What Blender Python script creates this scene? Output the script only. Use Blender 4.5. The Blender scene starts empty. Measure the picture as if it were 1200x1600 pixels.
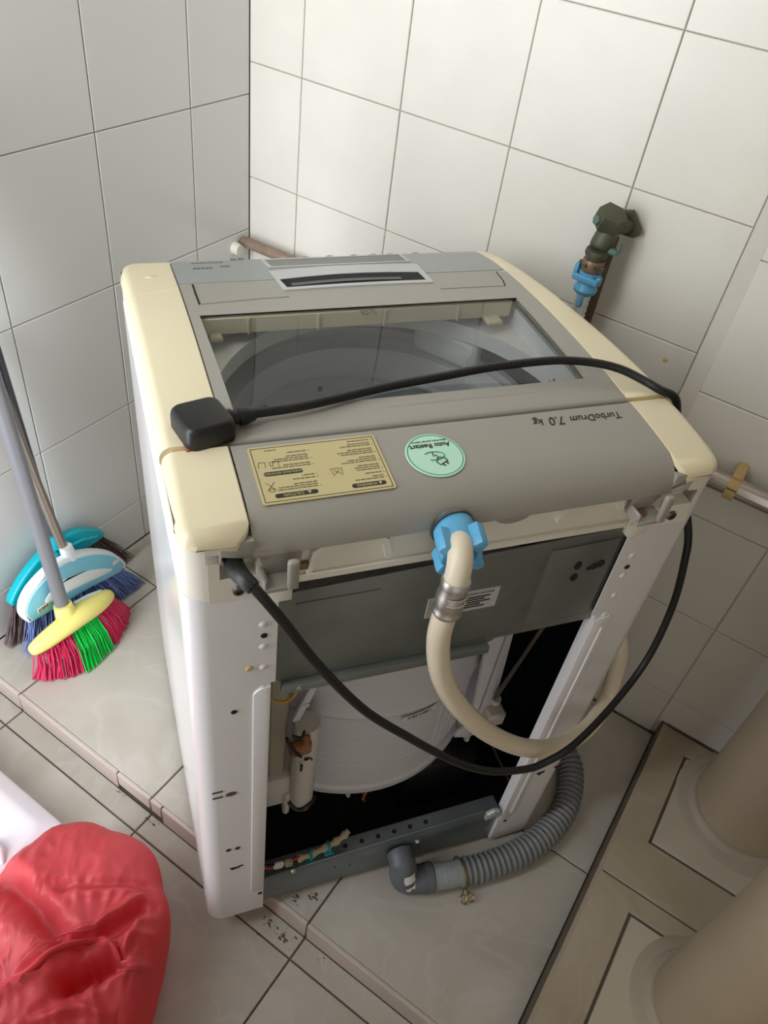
import bpy, bmesh, math, random
import numpy as np
from mathutils import Vector, Matrix, noise
random.seed(7)
SC = bpy.context.scene
COL = SC.collection

# ------------------------------------------------------------------ camera
cam_d = bpy.data.cameras.new('camera'); cam = bpy.data.objects.new('camera', cam_d); COL.objects.link(cam)
Rw = Matrix(((0.8251654701690472, 0.5522979022886204, 0.11861270576243034),
             (0.4508832663689619, -0.5174521307281583, -0.7272878195826902),
             (-0.3403031397873827, 0.6536132798011969, -0.676005512934895)))
right, down, fwd = Rw[0], Rw[1], Rw[2]
M = Matrix.Identity(4)
for i in range(3):
    M[i][0] = right[i]; M[i][1] = -down[i]; M[i][2] = -fwd[i]
M[0][3], M[1][3], M[2][3] = 1.02, -1.177, 1.2921
cam.matrix_world = M
cam_d.sensor_fit = 'VERTICAL'; cam_d.sensor_height = 36.0; cam_d.sensor_width = 27.0
cam_d.lens = 1218.28 / 1600 * 36.0
cam_d.clip_start = 0.02
SC.camera = cam

# ------------------------------------------------------------------ light and exposure
W = bpy.data.worlds.new('daylight'); SC.world = W; W.use_nodes = True
bg = W.node_tree.nodes['Background']
bg.inputs[0].default_value = (1.0, 0.965, 0.91, 1); bg.inputs[1].default_value = 0.85
def area(name, loc, target, sx, sy, power, col):
    d = bpy.data.lights.new(name, 'AREA'); d.shape = 'RECTANGLE'; d.size = sx; d.size_y = sy
    d.energy = power; d.color = col
    o = bpy.data.objects.new(name, d); COL.objects.link(o); o.location = loc
    o.rotation_euler = (Vector(target) - Vector(loc)).to_track_quat('-Z', 'Y').to_euler()
    return o
area('window_daylight', (0.22, -1.80, 1.22), (0.22, 0.0, 1.0), 0.42, 2.3, 39, (0.87, 0.93, 1.0))
vs = SC.view_settings
vs.view_transform = 'Standard'; vs.look = 'None'; vs.gamma = 1.0; vs.use_curve_mapping = False
vs.exposure = 0.0

# ------------------------------------------------------------------ materials
def lin(c):
    return tuple(((x / 255) / 12.92 if x <= 10.3 else (((x / 255) + 0.055) / 1.055) ** 2.4) for x in c)
def mat(name, rgb, rough=0.5, metal=0.0, var=0.0, scale=8.0, rgb2=None, bump=0.0, bscale=60.0, spec=0.5, coat=0.0,
        trans=0.0, rand=0.0, stretch=None):
    m = bpy.data.materials.new(name); m.use_nodes = True
    nt = m.node_tree; p = nt.nodes['Principled BSDF']; L = nt.links.new
    c = lin(rgb) + (1,)
    p.inputs['Base Color'].default_value = c; p.inputs['Roughness'].default_value = rough
    p.inputs['Metallic'].default_value = metal; p.inputs['Specular IOR Level'].default_value = spec
    p.inputs['Coat Weight'].default_value = coat; p.inputs['Coat Roughness'].default_value = 0.08
    if trans: p.inputs['Transmission Weight'].default_value = trans
    tc = nt.nodes.new('ShaderNodeTexCoord'); vec = tc.outputs['Object']
    if stretch:
        mp = nt.nodes.new('ShaderNodeMapping'); mp.inputs['Scale'].default_value = stretch; L(vec, mp.inputs[0]); vec = mp.outputs[0]
    if rand or var:
        if rand:
            oi = nt.nodes.new('ShaderNodeObjectInfo')
            cb = nt.nodes.new('ShaderNodeCombineXYZ'); mu = nt.nodes.new('ShaderNodeMath'); mu.operation = 'MULTIPLY'; mu.inputs[1].default_value = 37.0
            L(oi.outputs['Random'], mu.inputs[0])
            for k in range(3): L(mu.outputs[0], cb.inputs[k])
            ad = nt.nodes.new('ShaderNodeVectorMath'); L(vec, ad.inputs[0]); L(cb.outputs[0], ad.inputs[1]); vec = ad.outputs[0]
        no = nt.nodes.new('ShaderNodeTexNoise'); no.inputs['Scale'].default_value = scale; no.inputs['Detail'].default_value = 6
        no.inputs['Roughness'].default_value = 0.6
        L(vec, no.inputs['Vector'])
        rp = nt.nodes.new('ShaderNodeValToRGB')
        rp.color_ramp.elements[0].position = 0.5 - 0.25; rp.color_ramp.elements[1].position = 0.75
        d = lin(rgb2) if rgb2 else tuple(x * (1 - var) for x in c[:3])
        rp.color_ramp.elements[0].color = d + (1,); rp.color_ramp.elements[1].color = c
        L(no.outputs['Fac'], rp.inputs[0]); L(rp.outputs[0], p.inputs['Base Color'])
    if bump:
        nb = nt.nodes.new('ShaderNodeTexNoise'); nb.inputs['Scale'].default_value = bscale; nb.inputs['Detail'].default_value = 4
        L(vec, nb.inputs['Vector'])
        b = nt.nodes.new('ShaderNodeBump'); b.inputs['Strength'].default_value = bump; b.inputs['Distance'].default_value = 0.002
        L(nb.outputs['Fac'], b.inputs['Height']); L(b.outputs[0], p.inputs['Normal'])
    return m

MT = {}
MT['tile_left'] = mat('tile_left', (226, 227, 223), 0.17, var=0.02, scale=3, rand=1)
MT['tile_back'] = mat('tile_back', (224, 219, 208), 0.38, rgb2=(216, 211, 200), var=.1, scale=9, rand=1)
MT['grout'] = mat('grout', (206, 200, 188), 0.9, rgb2=(158, 150, 138), var=0.35, scale=9)
MT['grout_left'] = mat('grout_left', (186, 188, 186), 0.9, var=0.15, scale=14)
MT['grout_floor'] = mat('grout_floor', (104, 94, 82), 0.95, var=0.4, scale=20)
MT['plaster'] = mat('plaster', (214, 207, 195), 0.7, var=0.08, scale=12)
MT['paint_taupe'] = mat('paint_taupe', (192, 184, 172), 0.7, var=0.08, scale=6)
MT['plaster_trim'] = mat('plaster_trim', (214, 208, 197), 0.6, var=0.1, scale=12)

def marble(name, a, b, vein):
    m = bpy.data.materials.new(name); m.use_nodes = True
    nt = m.node_tree; p = nt.nodes['Principled BSDF']; L = nt.links.new
    tc = nt.nodes.new('ShaderNodeTexCoord'); oi = nt.nodes.new('ShaderNodeObjectInfo')
    mu = nt.nodes.new('ShaderNodeMath'); mu.operation = 'MULTIPLY'; mu.inputs[1].default_value = 53.0; L(oi.outputs['Random'], mu.inputs[0])
    ad = nt.nodes.new('ShaderNodeVectorMath'); L(tc.outputs['Object'], ad.inputs[0]); L(mu.outputs[0], ad.inputs[1])
    n1 = nt.nodes.new('ShaderNodeTexNoise'); n1.inputs['Scale'].default_value = 5; n1.inputs['Detail'].default_value = 8; n1.inputs['Distortion'].default_value = 1.2
    L(ad.outputs[0], n1.inputs['Vector'])
    r1 = nt.nodes.new('ShaderNodeValToRGB'); r1.color_ramp.elements[0].position = .3; r1.color_ramp.elements[1].position = .7
    r1.color_ramp.elements[0].color = lin(a) + (1,); r1.color_ramp.elements[1].color = lin(b) + (1,)
    L(n1.outputs['Fac'], r1.inputs[0])
    n2 = nt.nodes.new('ShaderNodeTexNoise'); n2.inputs['Scale'].default_value = 3.2; n2.inputs['Detail'].default_value = 5; n2.inputs['Distortion'].default_value = 2.2
    L(ad.outputs[0], n2.inputs['Vector'])
    r2 = nt.nodes.new('ShaderNodeValToRGB'); e = r2.color_ramp.elements
    e[0].position = .47; e[0].color = (0, 0, 0, 1); e[1].position = .5; e[1].color = (1, 1, 1, 1)
    e3 = r2.color_ramp.elements.new(.53); e3.color = (0, 0, 0, 1)
    L(n2.outputs['Fac'], r2.inputs[0])
    mx = nt.nodes.new('ShaderNodeMix'); mx.data_type = 'RGBA'
    ms = nt.nodes.new('ShaderNodeMath'); ms.operation = 'MULTIPLY'; ms.inputs[1].default_value = .28; L(r2.outputs[0], ms.inputs[0])
    L(ms.outputs[0], mx.inputs[0]); L(r1.outputs[0], mx.inputs[6]); mx.inputs[7].default_value = lin(vein) + (1,)
    L(mx.outputs[2], p.inputs['Base Color'])
    p.inputs['Roughness'].default_value = 0.38; p.inputs['Specular IOR Level'].default_value = 0.4
    return m
MT['floor_tile'] = marble('floor_tile', (172, 165, 153), (190, 183, 172), (202, 196, 187))
MT['plinth_tile'] = marble('plinth_tile', (160, 146, 124), (176, 163, 142), (186, 174, 154))
MT['floor_edge'] = mat('floor_edge', (196, 182, 172), 0.45, var=0.12, scale=10)
MT['step_edge'] = mat('step_edge', (176, 160, 140), 0.6, var=0.25, scale=12)
MT['white_patch'] = mat('white_patch', (194, 183, 164), 0.7, var=0.1, scale=9)

MT['white_enamel'] = mat('white_enamel', (226, 223, 222), 0.15, var=0.03, scale=3)
MT['white_plastic'] = mat('white_plastic', (231, 228, 218), 0.4, rgb2=(224, 217, 198), var=.1, scale=4)
MT['cream_plastic'] = mat('cream_plastic', (230, 217, 183), 0.3, var=0.03, scale=3)
MT['gray_plastic'] = mat('gray_plastic', (158, 153, 143), 0.38, var=0.04, scale=6)
MT['panel_gray'] = mat('panel_gray', (150, 152, 150), 0.32, var=0.03, scale=4)
MT['display'] = mat('display', (112, 112, 108), 0.35, var=0.1, scale=30)
MT['silver'] = mat('silver', (190, 191, 190), 0.3, metal=0.35)
MT['black_plastic'] = mat('black_plastic', (20, 20, 21), 0.42, bump=0.05, bscale=200)
MT['cord_black'] = mat('cord_black', (17, 17, 18), 0.45)
MT['dark_gap'] = mat('dark_gap', (14, 13, 12), 0.8)
MT['hole'] = mat('hole', (22, 18, 16), 0.8)
MT['teal_paint'] = mat('teal_paint', (26, 40, 46), 0.35, var=.3, scale=5)
MT['galvanised'] = mat('galvanised', (134, 138, 132), 0.45, metal=0.5, rgb2=(108, 112, 107), var=.2, scale=9)
MT['galv_rail'] = mat('galv_rail', (128, 136, 137), 0.38, metal=0.6, rgb2=(104, 112, 114), var=.2, scale=14)
MT['steel_drum_lifted'] = mat('steel_drum_lifted', (232, 234, 233), 0.35, metal=0.1, var=.1, scale=6)  # brighter than the steel: missing light inside the drum put into the colour
MT['drum_ring_lifted'] = mat('drum_ring_lifted', (238, 240, 238), 0.35)  # colour lightened to make up for the dim drum interior
MT['deck_white_lifted'] = mat('deck_white_lifted', (240, 240, 236), 0.4)  # deck colour lifted in place of light under the lid
MT['drum_gap'] = mat('drum_gap', (60, 63, 62), 0.6)
MT['tub_white'] = mat('tub_white', (214, 212, 216), 0.42, var=0.05, scale=5)
MT['pipe_white'] = mat('pipe_white', (206, 198, 190), 0.45, var=.1, scale=6)
MT['rust'] = mat('rust', (110, 58, 26), 0.8, rgb2=(160, 110, 70), var=.5, scale=60)
MT['yellow_wire'] = mat('yellow_wire', (205, 160, 40), 0.4)
MT['red_wire'] = mat('red_wire', (190, 50, 50), 0.4)
MT['orange_wire'] = mat('orange_wire', (215, 120, 40), 0.4)
MT['purple_wire'] = mat('purple_wire', (110, 60, 110), 0.4)
MT['white_wire'] = mat('white_wire', (215, 210, 200), 0.5)
MT['loom_tape'] = mat('loom_tape', (196, 186, 152), 0.7, var=.3, scale=40)
MT['teal_clip'] = mat('teal_clip', (22, 140, 148), 0.4)
MT['screw'] = mat('screw', (110, 104, 96), 0.35, metal=0.8)
MT['chrome'] = mat('chrome', (205, 203, 198), 0.4, metal=1.0)
MT['steel_rail'] = mat('steel_rail', (196, 188, 182), 0.18, metal=1.0)
MT['clip_yellow'] = mat('clip_yellow', (206, 176, 118), 0.6, var=.08, scale=20)
MT['blue_plastic'] = mat('blue_plastic', (96, 172, 214), 0.38, var=.05, scale=10)
MT['blue_tap'] = mat('blue_tap', (88, 156, 192), 0.38)
MT['hose_cream'] = mat('hose_cream', (228, 214, 190), 0.36, var=.05, scale=10)
MT['hose_gray'] = mat('hose_gray', (122, 124, 124), 0.5, var=.08, scale=20)
MT['cuff_gray'] = mat('cuff_gray', (146, 152, 152), 0.5)
MT['elbow_gray'] = mat('elbow_gray', (92, 97, 101), 0.45)
MT['brass'] = mat('brass', (150, 125, 78), 0.35, metal=0.9)
MT['bronze'] = mat('bronze', (92, 92, 70), 0.55, metal=0.35, rgb2=(70, 74, 60), var=.4, scale=40)
MT['verdigris'] = mat('verdigris', (92, 122, 106), 0.6, rgb2=(70, 96, 84), var=.3, scale=60)
MT['brown_pipe'] = mat('brown_pipe', (92, 72, 60), 0.55, rgb2=(72, 56, 48), var=.3, scale=30)
MT['brown_rail'] = mat('brown_rail', (150, 128, 112), 0.5, rgb2=(124, 100, 84), var=.3, scale=30)
MT['clamp_brown'] = mat('clamp_brown', (130, 104, 84), 0.45, metal=.4)
MT['beige_pipe'] = mat('beige_pipe', (176, 160, 136), 0.42, rgb2=(166, 150, 128), var=.08, scale=5)
MT['mortar'] = mat('mortar', (172, 160, 142), 0.7, var=.1, scale=14)
MT['sticker_gold'] = mat('sticker_gold', (200, 186, 138), 0.35, metal=0.25)
MT['sticker_mint'] = mat('sticker_mint', (190, 232, 208), 0.45)
MT['sticker_green'] = mat('sticker_green', (30, 150, 110), 0.5)
MT['sticker_white'] = mat('sticker_white', (222, 220, 216), 0.5)
MT['label_gray'] = mat('label_gray', (182, 182, 178), 0.5)
MT['ink'] = mat('ink', (42, 38, 34), 0.6)
MT['ink_soft'] = mat('ink_soft', (112, 102, 74), 0.6)
MT['ink_gray'] = mat('ink_gray', (96, 98, 98), 0.6)
MT['broom_yellow'] = mat('broom_yellow', (240, 228, 130), 0.4)
MT['broom_white'] = mat('broom_white', (232, 240, 240), 0.35)
MT['broom_blue'] = mat('broom_blue', (130, 206, 228), 0.35)
MT['broom_teal'] = mat('broom_teal', (0, 176, 192), 0.32)
MT['bristle_red'] = mat('bristle_red', (226, 52, 100), 0.4, var=.25, scale=50)
MT['bristle_green'] = mat('bristle_green', (36, 222, 92), 0.4, var=.2, scale=50)
MT['bristle_blue'] = mat('bristle_blue', (110, 134, 196), 0.5, var=.3, scale=50)
MT['bristle_brown'] = mat('bristle_brown', (104, 84, 84), 0.6, var=.35, scale=50)
MT['handle_gray'] = mat('handle_gray', (122, 122, 126), 0.4)
MT['handle_steel'] = mat('handle_steel', (150, 138, 126), 0.35, metal=.6)
MT['handle_dark'] = mat('handle_dark', (70, 74, 78), 0.4)
MT['box_white'] = mat('box_white', (222, 214, 219), 0.35)

def glass_mat():
    m = bpy.data.materials.new('lid_glass'); m.use_nodes = True; nt = m.node_tree; L = nt.links.new
    nt.nodes.remove(nt.nodes['Principled BSDF']); out = nt.nodes['Material Output']
    t = nt.nodes.new('ShaderNodeBsdfTransparent'); t.inputs[0].default_value = (.97, .985, .98, 1)
    g = nt.nodes.new('ShaderNodeBsdfGlossy'); g.inputs['Roughness'].default_value = .03
    f = nt.nodes.new('ShaderNodeFresnel'); f.inputs[0].default_value = 1.5
    a = nt.nodes.new('ShaderNodeMath'); a.operation = 'MULTIPLY_ADD'; a.inputs[1].default_value = .72; a.inputs[2].default_value = .0; L(f.outputs[0], a.inputs[0])
    mx = nt.nodes.new('ShaderNodeMixShader'); L(a.outputs[0], mx.inputs[0]); L(t.outputs[0], mx.inputs[1]); L(g.outputs[0], mx.inputs[2]); L(mx.outputs[0], out.inputs[0])
    return m
MT['glass'] = glass_mat()
def clear_tube():
    m = mat('clear_tube', (225, 225, 220), .15); m.node_tree.nodes['Principled BSDF'].inputs['Transmission Weight'].default_value = .6
    return m
MT['clear_tube'] = clear_tube()
def bag_mat():
    m = mat('red_film', (218, 84, 90), .45, var=.12, scale=14, spec=.3); nt = m.node_tree; L = nt.links.new
    p = nt.nodes['Principled BSDF']; out = nt.nodes['Material Output']
    t = nt.nodes.new('ShaderNodeBsdfTranslucent'); t.inputs[0].default_value = lin((235, 60, 66)) + (1,)
    mx = nt.nodes.new('ShaderNodeMixShader'); mx.inputs[0].default_value = .35
    L(p.outputs[0], mx.inputs[1]); L(t.outputs[0], mx.inputs[2]); L(mx.outputs[0], out.inputs[0])
    p.inputs['Coat Weight'].default_value = .08; p.inputs['Coat Roughness'].default_value = .2
    return m
MT['red_film'] = bag_mat()

# ------------------------------------------------------------------ mesh helpers
def new(): return bmesh.new()
def merge(bm, t, m=None):
    if m is not None: bmesh.ops.transform(t, matrix=m, verts=t.verts)
    vm = {v: bm.verts.new(v.co) for v in t.verts}
    for f in t.faces:
        try: bm.faces.new([vm[v] for v in f.verts])
        except ValueError: pass
    t.free()
def box(bm, x0, x1, y0, y1, z0, z1, bev=0.0, seg=2, m=None):
    t = bmesh.new(); bmesh.ops.create_cube(t, size=1)
    for v in t.verts:
        v.co = ((x0 + x1) / 2 + v.co.x * (x1 - x0), (y0 + y1) / 2 + v.co.y * (y1 - y0), (z0 + z1) / 2 + v.co.z * (z1 - z0))
    if bev: bmesh.ops.bevel(t, geom=t.edges[:], offset=bev, segments=seg, profile=.5, affect='EDGES')
    merge(bm, t, m)
def prism(bm, poly, h0, h1, bev=0.0, m=None, seg=2):
    """polygon in xy pushed from z=h0 to z=h1"""
    t = bmesh.new()
    a = [t.verts.new((x, y, h0)) for x, y in poly]; b = [t.verts.new((x, y, h1)) for x, y in poly]
    t.faces.new(a[::-1]); t.faces.new(b); n = len(poly)
    for i in range(n): t.faces.new((a[i], a[(i + 1) % n], b[(i + 1) % n], b[i]))
    bmesh.ops.recalc_face_normals(t, faces=t.faces[:])
    if bev:
        es = [e for e in t.edges if abs(e.verts[0].co.z - e.verts[1].co.z) < 1e-7]
        bmesh.ops.bevel(t, geom=es, offset=bev, segments=seg, profile=.5, affect='EDGES')
    merge(bm, t, m)
def spline(P, n=8, closed=False):
    P = [Vector(p) for p in P]; out = []; N = len(P)
    for i in range(N - (0 if closed else 1)):
        if closed: a, b, c, d = P[i - 1], P[i], P[(i + 1) % N], P[(i + 2) % N]
        else: a, b, c, d = P[max(i - 1, 0)], P[i], P[i + 1], P[min(i + 2, N - 1)]
        for k in range(n):
            t = k / n
            out.append(.5 * ((2 * b) + (c - a) * t + (2 * a - 5 * b + 4 * c - d) * t * t + (3 * b - a - 3 * c + d) * t ** 3))
    if not closed: out.append(P[-1])
    return out
def tube(bm, P, r, seg=10, cap=True, sx=1.0, up=None):
    P = [Vector(p) for p in P]; n = len(P); R = r if isinstance(r, (list, tuple)) else [r] * n
    T = [(P[min(i + 1, n - 1)] - P[max(i - 1, 0)]).normalized() for i in range(n)]
    u = Vector(up) if up else (Vector((0, 0, 1)) if abs(T[0].z) < .9 else Vector((1, 0, 0)))
    u = (u - T[0] * u.dot(T[0])).normalized(); rings = []
    for i in range(n):
        u = (u - T[i] * u.dot(T[i])).normalized(); w = T[i].cross(u)
        rings.append([bm.verts.new(P[i] + R[i] * (math.cos(a) * u + sx * math.sin(a) * w)) for a in (2 * math.pi * k / seg for k in range(seg))])
    for i in range(n - 1):
        for k in range(seg):
            bm.faces.new((rings[i][k], rings[i][(k + 1) % seg], rings[i + 1][(k + 1) % seg], rings[i + 1][k]))
    if cap:
        bm.faces.new(rings[0][::-1]); bm.faces.new(rings[-1])
def lathe(bm, prof, seg=32, m=None, a0=0.0, a1=2 * math.pi):
    """profile (r, z) turned about z"""
    t = bmesh.new(); full = abs(a1 - a0 - 2 * math.pi) < 1e-6; n = seg if full else seg + 1; rings = []
    for r, z in prof:
        rings.append([t.verts.new((r * math.cos(a0 + (a1 - a0) * k / seg), r * math.sin(a0 + (a1 - a0) * k / seg), z)) for k in range(n)])
    for i in range(len(prof) - 1):
        for k in range(n if full else n - 1):
            j = (k + 1) % n
            try: t.faces.new((rings[i][k], rings[i][j], rings[i + 1][j], rings[i + 1][k]))
            except ValueError: pass
    bmesh.ops.remove_doubles(t, verts=t.verts[:], dist=1e-6)
    merge(bm, t, m)
def grid(bm, f, nu, nv):
    V = [[bm.verts.new(f(i / nu, j / nv)) for j in range(nv + 1)] for i in range(nu + 1)]
    for i in range(nu):
        for j in range(nv): bm.faces.new((V[i][j], V[i + 1][j], V[i + 1][j + 1], V[i][j + 1]))
def disc(bm, c, r, h, axis, seg=12, bev=0.0):
    q = Vector(axis).normalized().to_track_quat('Z', 'Y').to_matrix().to_4x4()
    pr = [(0, 0), (r, 0), (r, h - bev), (r - bev, h), (0, h)] if bev else [(0, 0), (r, 0), (r, h), (0, h)]
    lathe(bm, pr, seg, Matrix.Translation(c) @ q)
def finish(bm, angle=38, recalc=True):
    if recalc: bmesh.ops.recalc_face_normals(bm, faces=bm.faces[:])
    for f in bm.faces: f.smooth = True
    A = math.radians(angle)
    for e in bm.edges:
        e.smooth = len(e.link_faces) == 2 and e.calc_face_angle(0) < A
    return bm
def obj(name, bm, m, parent=None, angle=38, recalc=True, **kw):
    finish(bm, angle, recalc)
    me = bpy.data.meshes.new(name); bm.to_mesh(me); bm.free()
    me.materials.append(MT[m] if isinstance(m, str) else m)
    o = bpy.data.objects.new(name, me); COL.objects.link(o)
    if parent: o.parent = parent
    for k, v in kw.items(): o[k] = v
    return o
def thing(name, label, cat, loc=(0, 0, 0), rz=0.0, group=None):
    o = bpy.data.objects.new(name, None); COL.objects.link(o); o.location = loc; o.rotation_euler = (0, 0, rz)
    o.empty_display_size = .05; o['label'] = label; o['category'] = cat
    if group: o['group'] = group
    return o
def tag(o, label, cat, group=None):
    o['label'] = label; o['category'] = cat
    if group: o['group'] = group
    return o
def like(o, name, loc=None, parent=None, rot=None):
    c = o.copy(); c.name = name; COL.objects.link(c)
    if parent is not None: c.parent = parent
    if loc is not None: c.location = loc
    if rot is not None: c.rotation_euler = rot
    return c
def text_bm(s, size, ext=0.0002, align='CENTER', squeeze=1.0, bold=0.0):
    cu = bpy.data.curves.new('lettering', 'FONT'); cu.body = s; cu.size = size; cu.align_x = align; cu.align_y = 'CENTER'; cu.extrude = ext; cu.resolution_u = 3; cu.offset = bold
    o = bpy.data.objects.new('lettering', cu); COL.objects.link(o)
    me = bpy.data.meshes.new_from_object(o.evaluated_get(bpy.context.evaluated_depsgraph_get()))
    t = bmesh.new(); t.from_mesh(me)
    bpy.data.objects.remove(o); bpy.data.curves.remove(cu); bpy.data.meshes.remove(me)
    for v in t.verts: v.co.x *= squeeze
    return t

RZ = Matrix(((1, 0, 0, 0), (0, 0, -1, 0), (0, 1, 0, 0), (0, 0, 0, 1)))   # xy polygon -> u,z wall, pushed towards the rear
# ------------------------------------------------------------------ room shell
tile_cache = {}
BAS = {'left': Matrix(((0, 0, 1), (1, 0, 0), (0, 1, 0))), 'back': Matrix(((1, 0, 0), (0, 0, -1), (0, 1, 0))),
       'floor': Matrix.Identity(3), 'stepx': Matrix(((0, 0, -1), (-1, 0, 0), (0, 1, 0)))}
def tile(parent, basis, org, w, h, m, gap=0.0011, thick=0.006, bev=0.0012, name='tile'):
    key = (round(w, 3), round(h, 3), m, round(gap, 5), thick)
    if key not in tile_cache:
        b = new(); t = bmesh.new(); bmesh.ops.create_cube(t, size=1)
        x0, x1, y0, y1 = gap, w - gap, gap, h - gap
        for v in t.verts:
            v.co = ((x0 + x1) / 2 + v.co.x * (x1 - x0), (y0 + y1) / 2 + v.co.y * (y1 - y0), -thick / 2 + v.co.z * thick)
        es = [e for e in t.edges if all(v.co.z > -1e-5 for v in e.verts)]
        bmesh.ops.bevel(t, geom=es, offset=bev, segments=1, affect='EDGES')
        merge(b, t); finish(b, 15)
        me = bpy.data.meshes.new(name); b.to_mesh(me); b.free(); me.materials.append(MT[m]); tile_cache[key] = me
    o = bpy.data.objects.new(name, tile_cache[key]); COL.objects.link(o); o.parent = parent
    B = BAS[basis].to_4x4(); n = BAS[basis].col[2]
    o.matrix_world = Matrix.Translation(Vector(org) + Vector(n) * random.uniform(-.0003, .0003)) @ B
    return o
def slab(name, x0, x1, y0, y1, z0, z1, m):
    b = new(); box(b, x0, x1, y0, y1, z0, z1); o = obj(name, b, m); o['kind'] = 'structure'; return o
XR, YF, ZC = 1.80, -1.75, 2.5
wl = slab('wall_left', -.12, -.004, YF, .1, -.15, ZC, 'grout_left')
wb = slab('wall_back', -.004, .90, .004, .12, -.15, ZC, 'grout')
# left wall tiles
ys = [0, -.148] + [-.148 - .2035 * k for k in range(1, 9)]
zs = [0, .1103, .3604, .6105, .8606, 1.1107, 1.3608, 1.6109, 1.861, 2.111, 2.361, 2.5]
for i in range(len(ys) - 1):
    for j in range(len(zs) - 1):
        lo = zs[j] if not (j == 0 and ys[i + 1] < -.79) else -.05
        tile(wl, 'left', (0, ys[i + 1], lo), ys[i] - ys[i + 1], zs[j + 1] - lo, 'tile_left', gap=.0008)
# back wall tiles
xs = [0, .1158, .3177, .5196, .7215, .8995]
zb = [0, .1187, .317, .5155, .7145, .9135, 1.112, 1.3105, 1.509, 1.7075, 1.906, 2.1045, 2.303, 2.5]
for i in range(len(xs) - 1):
    for j in range(len(zb) - 1):
        tile(wb, 'back', (xs[i], 0, zb[j]), xs[i + 1] - xs[i], zb[j + 1] - zb[j], 'tile_back', gap=.0007)
# boxed-out section of the back wall
b = new(); prism(b, [(.9, .1), (.9, .0), (.911, -.102), (XR, -.102), (XR, .1)], -.15, ZC)
wbox = obj('wall_boxed', b, 'plaster'); wbox['kind'] = 'structure'
b = new(); prism(b, [(.908, -.080), (.9115, -.1055), (.934, -.1055), (.934, -.1), (.915, -.08)], 0, ZC, bev=0)
tr = obj('trim_1', b, 'plaster_trim'); tr['kind'] = 'structure'
xp = [.933, 1.1241, 1.326, 1.5279, 1.7298, XR]
for i in range(len(xp) - 1):
    for j in range(len(zb) - 1):
        lo = zb[j] if not (j == 0 and i > 0) else .045
        tile(wbox, 'back', (xp[i], -.106, lo), xp[i + 1] - xp[i], zb[j + 1] - lo, 'tile_back', gap=.0007)
wre = slab('wall_blocker', .44, 1.12, -1.5, -1.4, -.15, ZC, 'paint_taupe')  # unseen pier, added behind the camera to shade the lower right
wrl = slab('wall_lintel', -.12, .44, -1.5, -1.4, 2.42, ZC, 'paint_taupe')  # unseen lintel, added with the pier to frame the daylight opening
wr = slab('wall_right', XR, XR + .1, YF, .1, -.15, ZC, 'paint_taupe')
ce = slab('ceiling', -.12, XR + .1, YF, .12, ZC, ZC + .1, 'plaster')

# floor: lower level, machine platform and raised plinth, each laid with its tiles
b = new()
box(b, -.01, XR, YF, .01, -.16, -.0535); box(b, -.01, 1.13, -.782, .01, -.06, -.0035); box(b, 1.133, XR, YF, .01, -.06, .0415)
fl = obj('floor', b, 'grout_floor'); fl['kind'] = 'structure'
jx = [0, .13, .464, .80, 1.133]
for i in range(4):
    for y0, y1 in ((-.108, 0), (-.443, -.108), (-.781, -.443)):
        tile(fl, 'floor', (jx[i], y0, 0), jx[i + 1] - jx[i], y1 - y0, 'floor_tile', gap=.0014, thick=.006)
    for y0, y1 in ((-.825, -.786), (-1.16, -.825), (-1.495, -1.16), (YF, -1.495)):
        tile(fl, 'floor', (jx[i], y0, -.05), jx[i + 1] - jx[i], y1 - y0, 'floor_tile', gap=.0014, thick=.006)
# riser tiles of the platform step, with the broken lower edge
def riser(x0, x1, z0):
    b = new(); box(b, x0 + .0012, x1 - .0012, -.787, -.780, z0, .0006, .0012, 1)
    obj('riser_tile', b, 'floor_edge', fl)
for x0, x1, z0 in ((0, .13, -.05), (.13, .385, -.05), (.385, .464, -.034), (.464, .49, -.034), (.49, .80, -.05), (.80, 1.133, -.05)): riser(x0, x1, z0)
# plinth tiles around the pipe openings
def cut_tile(y0, y1, a, c, d):
    b = new(); g = .0013
    prism(b, [(1.141 + g, y1 - g), (1.141 + g, y0 + g), (XR, y0 + g), (XR, c - g), (a - g, c - g), (a - g, d + g), (XR, d + g), (XR, y1 - g)], .039, .045, .0012, seg=1)
    obj('tile', b, 'plinth_tile', fl, angle=15)
cut_tile(-.447, -.108, 1.194, -.354, -.153); cut_tile(-.78, -.447, 1.207, -.70, -.485)
def pt(x0, x1, y0, y1): tile(fl, 'floor', (x0, y0, .045), x1 - x0, y1 - y0, 'plinth_tile', gap=.0013, thick=.006)
for y0 in (-1.115, -1.45): pt(1.141, 1.47, y0, y0 + .335); pt(1.47, XR, y0, y0 + .335)
for x0, x1, y0, y1 in ((1.1955, XR - .002, -.3525, -.1545), (1.2085, XR - .002, -.699, -.4865)):
    b = new(); box(b, x0 + .002, x1, y0 + .002, y1 - .002, .038, .0452, .001, 1); obj('mortar_patch', b, 'white_patch', fl)
b = new(); prism(b, [(1.1335, -.0015), (1.1375, .0435), (1.1415, .0452), (1.146, .0448), (1.146, -.0015)], .108, 1.75, m=Matrix(((1, 0, 0), (0, 0, -1), (0, 1, 0))).to_4x4())
t2 = obj('trim_2', b, 'step_edge'); t2['kind'] = 'structure'
b = new(); random.seed(21)
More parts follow.
